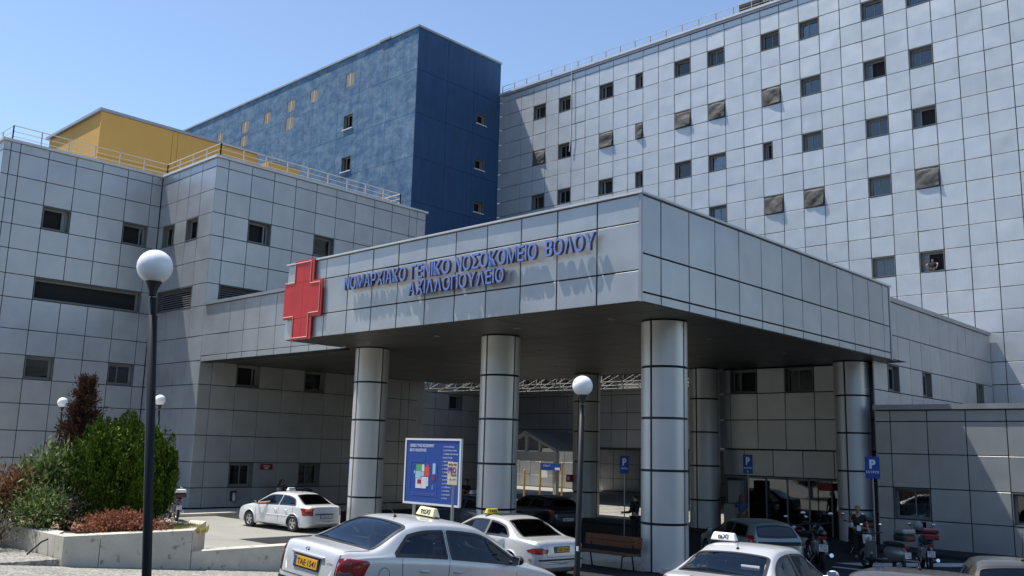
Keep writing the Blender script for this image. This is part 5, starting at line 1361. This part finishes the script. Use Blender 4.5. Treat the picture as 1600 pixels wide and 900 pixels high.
t = empty('wall_bin', (-38.86, 22.8, .40), 'small galvanised ash bin fixed to the shaded wing wall left of the white taxi', 'bin'); mb = MB(); mb.lathe([(0, 0), (.10, 0), (.11, .08), (.11, .42), (.0, .44)], n=16); mb.obj('drum', M_steel, t); mb = MB(); mb.box((-.09, -.16, .05), (-.06, .16, .5)); mb.obj('bracket', M_blackplastic, t)

# porch with a gable at the back of the court
t = empty('gabled_porch', (-40.4, 44.5, 0), 'pale gabled entrance porch in the dark court behind the second column', 'porch')
M_porch = simple('porch_paint', (.34, .335, .31), .6)
for x in (-2.5, 2.5): mb = MB(); mb.box((x-.13, 0, 0), (x+.13, .26, 2.45)); mb.obj('post', M_porch, t)
mb = MB(); mb.box((-2.65, -.02, 2.45), (2.65, .26, 3.05)); mb.obj('beam', M_porch, t)
for sg in (-1, 1):
    mb = MB(); a = Vector((sg*2.62, .1, 3.12)); b = Vector((0, .1, 4.24)); c = (a+b)/2; d = (b-a)/2; n = Vector((-d.z, 0, d.x)).normalized()*.09; mb.obox(c, d, (0, .13, 0), n); mb.obj('rafter', M_porch, t)
    mb = MB(); P = [(sg*2.75, -.1, 3.10), (0, -.1, 4.32), (0, 4.4, 4.32), (sg*2.75, 4.4, 3.10)]; mb.prism(P, (0, 0, .05)); mb.obj('roof_slope', M_clad, t)
for x in (-1.15, 0, 1.15): mb = MB(); mb.box((x-.09, .02, 3.05), (x+.09, .2, 4.15 if x == 0 else 3.66)); mb.obj('strut', M_porch, t)
for i, (x, h_) in enumerate(((-39.1, 1.9), (-37.8, 2.4), (-36.05, 2.4))):

    t = empty('yellow_post', (x, 43.0, 0), ('short yellow post at the left of the porch', 'middle yellow post carrying the left end of the small blue board', 'right yellow post carrying the right end of the small blue board')[i], 'post', 'yellow posts')
    mb = MB(); mb.tube([(0, 0, 0), (0, 0, h_)], .06, 10); mb.lathe([(.06, 0), (.05, .03), (0, .04)], (0, 0, h_), 10); mb.obj('shaft', M_yellowpost, t)
t = empty('barrier_board', (-36.9, 42.95, 1.95), 'small dark blue board with white text hung between two yellow posts', 'sign')
mb = MB(); mb.box((-.80, -.02, 0), (.78, .02, .42)); mb.obj('panel', M_bluesign, t); flat_text(t, 'ΕΙΣΟΔΟΣ', -.6, -.025, .22, .10, M_inkwhite); mb = MB(); mb.box((.35, -.026, .03), (.74, -.021, .17)); mb.obj('strip', M_white, t)
mb = MB(); mb.box((-.75, -.02, -.45), (-.25, .0, -.03)); mb.obj('notice', M_white, t)
t = empty('ticket_cabinet', (-19.35, 33.95, .12), 'pale grey two part cabinet standing behind the second rear column', 'cabinet')
M_cab = simple('cabinet_grey', (.30, .30, .27), .6)
mb = MB(); mb.box((-.25, 0, 1.1), (.30, .4, 1.98), 0, .01); mb.obj('upper_box', M_cab, t); mb = MB(); mb.box((-.42, -.05, 0), (.32, .45, 1.05), 0, .01); mb.obj('lower_box', M_cab, t)

# benches
def bench(x, y, label):
    t = empty('park_bench', (x, y, 0), label, 'bench', 'wooden benches')
    for k in range(3): mb = MB(); mb.box((0, .02+k*.14, .44), (1.9, .14+k*.14, .48), 0, .008); mb.obj('seat_slat', M_wood, t)
    for k in range(2): mb = MB(); mb.box((0, .50+.02*k, .60+k*.155), (1.9, .535+.02*k, .745+k*.155), 0, .008); mb.obj('back_slat', M_wood, t)
    for xx in (.22, 1.62):
        mb = MB(); mb.tube([(xx, -.02, 0), (xx, .02, .40), (xx, .08, .43), (xx, .46, .43)], .022, 8); mb.obj('leg', M_black, t)
        mb = MB(); mb.tube([(xx, .56, 0), (xx, .46, .42), (xx, .56, .90)], .022, 8); mb.obj('leg', M_black, t)
    return t
bench(-16.35, 20.05, 'wooden slat bench with black legs beside the lamp post, left of the corner column')
bench(-19.6, 20.05, 'wooden slat bench mostly hidden behind the silver taxi with the yellow roof sign')

# ================================================================== motorcycles
def motorbike(x, y, heading, label, body, box=None, scooter=False, helmet=None, z=0, plate=True, screen=False):
    t = empty('motorcycle', (x, y, z), label, 'motorcycle', 'parked motorcycles'); t.rotation_euler = (0, 0, PI/2-heading)   # +x forward
    R_ = .30 if not scooter else .24; L = 1.30
    for xx, nm in ((0, 'rear'), (L, 'front')):
        mb = MB(); a = np.linspace(0, 2*PI, 25); mb.tube([(xx+(R_-.05)*math.cos(q), 0, R_+(R_-.05)*math.sin(q)) for q in a], .055, 8, cap=False); w_ = mb.obj('wheel', M_rubber, t)
        mb = MB(); mb.lathe([(R_*.72, -.02), (R_*.72, .02), (R_*.64, .02), (R_*.64, -.02)], (xx, 0, R_), 20, 'Y')
        for q in range(5): c_, s_ = math.cos(q*1.257), math.sin(q*1.257); mb.tube([(xx, 0, R_), (xx+c_*R_*.68, 0, R_+s_*R_*.68)], .014, 5)
        mb.obj('rim', M_rim, w_)
        mb = MB(); mb.tube([(xx+(R_+.05)*math.cos(q), 0, R_+(R_+.05)*math.sin(q)) for q in np.linspace(.5, 2.5, 9)], .05, 6); mb.obj('mudguard', body, t)
    for sg in (-1, 1): mb = MB(); mb.tube([(L, sg*.09, R_), (L-.22, sg*.09, .90)], .025, 8); mb.obj('fork', M_steel, t)
    mb = MB(); mb.tube([(L-.30, -.36, 1.04), (L-.22, -.22, 1.02), (L-.20, 0, .98), (L-.22, .22, 1.02), (L-.30, .36, 1.04)], .017, 8); hb = mb.obj('handlebar', M_blackplastic, t)
    for sg in (-1, 1):
        mb = MB(); mb.tube([(L-.24, sg*.24, 1.03), (L-.20, sg*.32, 1.22)], .007, 5); mb.ball((L-.20, sg*.33, 1.25), .06, 8, 0, (.35, 1.2, .8)); m_ = mb.obj('mirror', M_blackplastic, hb)
        mb = MB(); mb.ball((L-.222, sg*.33, 1.25), .05, 8, 0, (.12, 1.15, .75)); mb.obj('mirror_glass', M_chrome, hb)
    mb = MB(); mb.ball((L-.06, 0, .86), .10, 10, 0, (.8, 1, 1)); mb.obj('headlight', M_platewhite, t)
    if scooter:
        mb = MB(); mb.prism([(L-.16, -.15, .30), (L-.28, -.13, .80), (L-.18, -.13, .82), (L-.04, -.15, .48)], (0, .28, 0)); mb.obj('front_apron', body, t)
        mb = MB(); mb.box((.40, -.19, .26), (L-.14, .19, .34), 0, .03); mb.obj('footboard', M_blackplastic, t)
        mb = MB(); mb.ball((.12, 0, .55), .30, 10, 0, (1.45, .65, .75)); mb.obj('rear_body', body, t)
        mb = MB(); mb.ball((.18, 0, .80), .24, 10, 0, (1.7, .62, .32)); mb.obj('seat', M_blackplastic, t)
    else:
        mb = MB(); mb.ball((.78, 0, .84), .24, 12, 0, (1.2, .62, .62)); mb.obj('fuel_tank', body, t)
        mb = MB(); mb.ball((.25, 0, .82), .24, 10, 0, (1.7, .55, .30)); mb.obj('seat', M_blackplastic, t)
        mb = MB(); mb.box((.42, -.15, .30), (.88, .15, .66), 0, .05); 
        for k in range(5): mb.box((.46, -.19, .40+k*.045), (.84, .19, .415+k*.045))
        mb.obj('engine', M_steel, t)
        mb = MB(); mb.tube([(.80, -.14, .34), (.45, -.18, .26), (-.15, -.20, .36)], .05, 8); mb.obj('exhaust', M_chrome, t)
        mb = MB(); mb.tube([(0, .08, R_), (.45, .10, .38), (1.0, .05, .80), (.2, .08, .74), (-.25, .08, .80)], .022, 6); mb.obj('frame', M_blackplastic, t)
        mb = MB(); mb.ball((-.15, 0, .86), .16, 8, 0, (1.6, .7, .5)); mb.obj('tail', body, t)
    mb = MB(); mb.box((-.33, -.08, .72), (-.30, .08, .80), 0, .01); mb.obj('tail_light', M_tail, t)
    if plate:
        mb = MB(); mb.box((-.36, -.10, .46), (-.35, .10, .62)); p = mb.obj('number_plate', M_platewhite, t)
        for k, tx in enumerate(('BOZ', '1740')):
            me = glyph_mesh(tx, .075, .002, [M_ink]); xs = [v.co.x for v in me.vertices]; o = link('lettering', me, p)
            o.matrix_local = Matrix.Translation((-.363, (max(xs)-min(xs))/2, .555-.075*k)) @ Matrix(((0, 0, -1, 0), (-1, 0, 0, 0), (0, 1, 0, 0), (0, 0, 0, 1)))
    if box:
        mb = MB(); mb.box((-.46, -.22, .92), (-.04, .22, 1.10), 0, .05); b_ = mb.obj('top_box', box[0], t); mb = MB(); mb.box((-.46, -.225, 1.105), (-.04, .225, 1.24), 0, .055); mb.obj('lid', box[1], b_)
        mb = MB(); mb.box((-.475, -.12, .97), (-.458, .12, 1.04), 0, .005); mb.obj('reflector', M_tail, b_)
    if helmet:
        mb = MB(); mb.ball((L-.34, helmet[1], 1.22), .145, 12, 0, (1.1, .95, 1)); hm = mb.obj('helmet', helmet[0], t)
        mb = MB(); mb.ball((L-.27, helmet[1], 1.21), .10, 10, 0, (.95, 1.1, .55)); mb.obj('visor', M_ink, hm)
    if screen: mb = MB(); mb.prism([(L-.02, -.16, .95), (L-.02, .16, .95), (L-.20, .13, 1.32), (L-.20, -.13, 1.32)], (.008, 0, .004)); mb.obj('windshield', M_cardark, t)
    mb = MB(); mb.tube([(.55, .12, .30), (.50, .30, .02)], .012, 5); mb.obj('side_stand', M_steel, t)
    return t
P_mcblack = simple('bike_black', (.012, .013, .015), .25, coat=.6); P_mcsilver = simple('bike_silver', (.26, .27, .26), .3, metal=.4, coat=.4); P_mcred = simple('bike_red', (.13, .01, .013), .3, coat=.5); P_mcblue = simple('bike_blue', (.02, .05, .16), .3, coat=.5)
motorbike(-34.9, 18.0, D2R(-75), 'dark motorcycle with a black and white top box near the left wing corner', P_mcblack, (M_blackplastic, M_white), z=0)
motorbike(-37.4, 25.6, D2R(-130), 'black motorcycle leaning by the wing wall behind the white taxi', P_mcblack, screen=True, z=.12)
motorbike(-11.75, 25.5, D2R(-30), 'black motorcycle with a tilted number plate right of the pale green hatchback', P_mcblack, screen=True, helmet=None).scale = (1.18, 1.18, 1.18)
motorbike(-12.9, 27.2, D2R(-48), 'dark motorcycle parked between the green hatchback and the glass doors', P_mcblack)
motorbike(-12.6, 30.5, D2R(-40), 'black scooter with a dark top box just left of the standing woman', P_mcblack, (M_blackplastic, M_blackplastic), scooter=True)
motorbike(-9.95, 26.4, D2R(-62), 'silver grey scooter with a silver top box in front of the standing woman', P_mcsilver, (M_blackplastic, P_mcsilver), scooter=True)
motorbike(-9.55, 27.6, D2R(-28), 'black motorcycle with a dark red top box and helmet, rightmost of the bikes', P_mcblue, (P_mcred, P_mcred), helmet=(M_frame, .12), screen=True)

# ================================================================== people
def skinmesh(name, J, E_, mat, sub=1):
    me = bpy.data.meshes.new('sk'); names = list(J); idx = {n: i for i, n in enumerate(names)}
    me.from_pydata([J[n][0] for n in names], [(idx[a], idx[b]) for a, b in E_], []); ob = bpy.data.objects.new('sk', me); col.objects.link(ob)
    md = ob.modifiers.new('s', 'SKIN'); md.use_smooth_shade = True; sv = me.skin_vertices[0].data
    for n in names:
        r_ = J[n][1]; sv[idx[n]].radius = (r_, r_) if not isinstance(r_, tuple) else r_
    sv[0].use_root = True
    ms = ob.modifiers.new('u', 'SUBSURF'); ms.levels = sub
    out = bpy.data.meshes.new_from_object(ob.evaluated_get(bpy.context.evaluated_depsgraph_get()))
    bpy.data.objects.remove(ob); out.materials.clear(); out.materials.append(mat)
    for p in out.polygons: p.use_smooth = True
    return out
def hand(J, E_, side, wrist, d, pn):
    d = Vector(d).normalized(); pn = Vector(pn).normalized(); sd = d.cross(pn).normalized(); wv = Vector(wrist)
    palm = wv+d*.05; J[side+'palm'] = (tuple(palm), .028); E_.append((side+'wrist', side+'palm'))
    for k, (o, L_) in enumerate(((-.032, .070), (-.011, .082), (.011, .076), (.032, .06))):
        a = palm+d*.035+sd*o; b = a+d*L_*.55-pn*L_*.12; c = b+d*L_*.35-pn*L_*.35
        J[f'{side}f{k}a'] = (tuple(a), .010); J[f'{side}f{k}b'] = (tuple(b), .0085); J[f'{side}f{k}c'] = (tuple(c), .007)
        E_ += [(side+'palm', f'{side}f{k}a'), (f'{side}f{k}a', f'{side}f{k}b'), (f'{side}f{k}b', f'{side}f{k}c')]
    a = palm-sd*.035+d*.0; b = a-sd*.022+d*.035-pn*.01; J[side+'t0'] = (tuple(a), .012); J[side+'t1'] = (tuple(b), .009); E_ += [(side+'palm', side+'t0'), (side+'t0', side+'t1')]
def person(x, y, z, heading, label, arms, legs=((.10, 0, 0), (-.10, 0, 0)), H=1.65, skin=None, top=None, bottom=None, hair=None, long_hair=False, skirt=False, seated=False, fat=1.0, shoes=True, bag=None, sleeve='short'):
    skin = skin or M_skin; k = H/1.70
    t = empty('person', (x, y, z), label, 'person'); t.rotation_euler = (0, 0, -heading)     # local +y is forward
    J = {'pelvis': ((0, 0, .95*k), .125*fat), 'waist': ((0, .01, 1.12*k), .115*fat), 'chest': ((0, 0, 1.30*k), .135*fat), 'neckb': ((0, -.005, 1.44*k), .06), 'neck': ((0, .01, 1.49*k), .05), 'jaw': ((0, .035, 1.55*k), .062), 'head': ((0, .015, 1.61*k), .088), 'crown': ((0, .005, 1.67*k), .07)}
    E_ = [('pelvis', 'waist'), ('waist', 'chest'), ('chest', 'neckb'), ('neckb', 'neck'), ('neck', 'jaw'), ('jaw', 'head'), ('head', 'crown')]
    T_ = dict(pelvis=J['pelvis'], waist=J['waist'], chest=J['chest'], neckb=((0, -.005, 1.43*k), .07)); TE = [('pelvis', 'waist'), ('waist', 'chest'), ('chest', 'neckb')]
    for sd, (el, wr) in zip('RL', arms):
        sg = 1 if sd == 'R' else -1; sh_ = (sg*.18*fat, 0, 1.385*k)
        J[sd+'shoulder'] = (sh_, .056); J[sd+'elbow'] = (el, .042); J[sd+'wrist'] = (wr, .027); E_ += [('chest', sd+'shoulder'), (sd+'shoulder', sd+'elbow'), (sd+'elbow', sd+'wrist')]
        dv = Vector(wr)-Vector(el); hand(J, E_, sd, wr, dv, (sg*.8, .1, .3))
        m_ = Vector(sh_).lerp(Vector(el), .62 if sleeve == 'short' else .98); T_[sd+'shoulder'] = (sh_, .07); T_[sd+'sleeve'] = (tuple(m_), .058); TE += [('chest', sd+'shoulder'), (sd+'shoulder', sd+'sleeve')]
        if sleeve == 'long': T_[sd+'cuff'] = (tuple(Vector(el).lerp(Vector(wr), .9)), .042); TE += [(sd+'sleeve', sd+'cuff')]
    B_ = {'pelvis': ((0, 0, .95*k), .138*fat)}; BE = []
    for sd, lg in zip('RL', legs):
        sg = 1 if sd == 'R' else -1; hp = (sg*.09*fat, 0, .88*k)
        if seated: kn = (sg*.12, .42, .93*k); an = (sg*.12, .50, .52*k); toe = (sg*.13, .68, .48*k)
        else: kn = (sg*.10+lg[1]*.4, .03+lg[2]*.5, .50*k); an = (sg*.10+lg[1], lg[2], .085); toe = (sg*.12+lg[1], lg[2]+.16, .045)
        J[sd+'hip'] = (hp, .085*fat); J[sd+'knee'] = (kn, .058); J[sd+'ankle'] = (an, .038); J[sd+'toe'] = (toe, .034)
        E_ += [('pelvis', sd+'hip'), (sd+'hip', sd+'knee'), (sd+'knee', sd+'ankle'), (sd+'ankle', sd+'toe')]
        B_[sd+'hip'] = (hp, .10*fat); B_[sd+'knee'] = (kn, .072); B_[sd+'cuff'] = (tuple(Vector(kn).lerp(Vector(an), .88)), .052); BE += [('pelvis', sd+'hip'), (sd+'hip', sd+'knee'), (sd+'knee', sd+'cuff')]
        if shoes and not seated: mb = MB(); mb.ball((an[0]+sg*.01, an[1]+.06, .05), .075, 8, 0, (.6, 1.75, .62)); mb.obj('shoe', M_blackplastic, t)
    link('body', skinmesh('body', J, E_, skin), t)
    o = link('top', skinmesh('top', {n: (v[0], v[1]+(.016 if n in ('pelvis', 'waist', 'chest') else 0)) for n, v in T_.items()}, TE, top or M_clothblack), t)
    if skirt: mb = MB(); mb.lathe([(.15, 1.02*k), (.19, .85*k), (.22, .55*k), (.21, .56*k)], n=20); mb.obj('skirt', bottom or M_clothblack, t)
    elif not seated or True: link('trousers', skinmesh('trousers', B_, BE, bottom or M_clothblack), t)
    mb = MB(); hz = 1.615*k; mb.ball((0, -.012, hz+.018), .105, 14, 0, (.88, 1.0, 1.0)); 
    vs = [(v[0], min(v[1], .045) if v[2] < hz+.055 else v[1], v[2]) for v in mb.v]; mb.v = [(v[0], v[1] if v[1] < .05 or v[2] > hz+.05 else .05, v[2]) for v in vs]
    if long_hair: mb.ball((0, -.06, 1.50*k), .10, 10, 0, (.95, .6, 1.5))
    mb.obj('hair', hair or M_hair, t)
    mb = MB()
    for sg in (-1, 1): mb.ball((sg*.032, .098, 1.612*k), .011, 6)
    mb.obj('eyes', M_ink, t)
    mb = MB(); mb.ball((0, .108, 1.588*k), .016, 6, 0, (.7, 1, 1.3)); mb.obj('nose', skin, t)
    if bag: mb = MB(); mb.box(bag[0], bag[1], 0, .01); mb.obj('bag', bag[2], t)
    return t
# woman in black by the right rear column, hand at her ear, sheet of paper in the other
heads = D2R(-43+180)
wm = person(-12.15, 29.0, 0, D2R(150), 'woman in black with a hand at her ear beside the right rear column', (((.26, .02, 1.12), (.22, .16, 1.38)), ((-.27, -.02, 1.05), (-.30, .10, .84))), legs=((0, .0, .06), (0, 0, -.06)), H=1.64, skin=M_skin2, hair=M_hairfair, fat=1.12)
pm_ = MB(); pm_.box((-.06, .165, .90), (.06, .172, 1.06)); pr = pm_.obj('print', M_platewhite, wm)
t = empty('paper_bag', (-12.0, 28.75, .55), 'white paper bag held by the woman in black', 'bag'); mb = MB(); mb.prism([(.12, -.05, 0), (.36, -.05, 0), (.36, .05, 0), (.12, .05, 0)], (-.02, 0, .26)); mb.obj('sheet', M_white, t)
person(-17.5, 31.3, 0, D2R(-20), 'long haired woman in blue top and brown skirt walking away towards the cabinet', (((.25, .02, 1.10), (.22, .10, .86)), ((-.25, .02, 1.10), (-.22, .12, .88))), H=1.68, top=M_clothblue, bottom=M_clothbrown, hair=M_clothbrown, long_hair=True, skirt=True)
person(-18.75, 26.3, 0, D2R(-95), 'man in dark clothes half hidden by the corner column, forearm held out', (((.25, .05, 1.12), (.24, .30, 1.10)), ((-.25, .05, 1.12), (-.22, .32, 1.10))), H=1.76, sleeve='long')
person(-31.3, 30.4, 0, D2R(170), 'person in dark clothes standing in deep shade right of the map board', (((.25, .03, 1.10), (.22, .14, .90)), ((-.25, .03, 1.10), (-.10, .22, 1.18))), H=1.7)
# driver of the white taxi with his arm out of the window
mB = Matrix.Translation((-27.86, 20.1, 0)) @ Matrix.Rotation(-D2R(-92.8), 4, 'Z')
dp = mB @ Vector((.37*-1, 2.35, -.36))
person(dp.x, dp.y, dp.z, D2R(-92.8), 'driver in the white taxi with one bare forearm resting out of the window', (((.26, .18, 1.18), (.20, .40, 1.22)), ((-.50, .14, 1.315), (-.56, .42, 1.30))), H=1.66, seated=True, skin=M_skin, shoes=False)
# someone leaning at an open tower window
person(-16.05, 49.15, 12.35, D2R(180), 'person leaning on the sill of an open window low on the grey tower', (((.30, .12, .90), (.16, .06, .66)), ((-.30, .12, .90), (-.16, .06, .66))), H=1.2, seated=False, shoes=False)
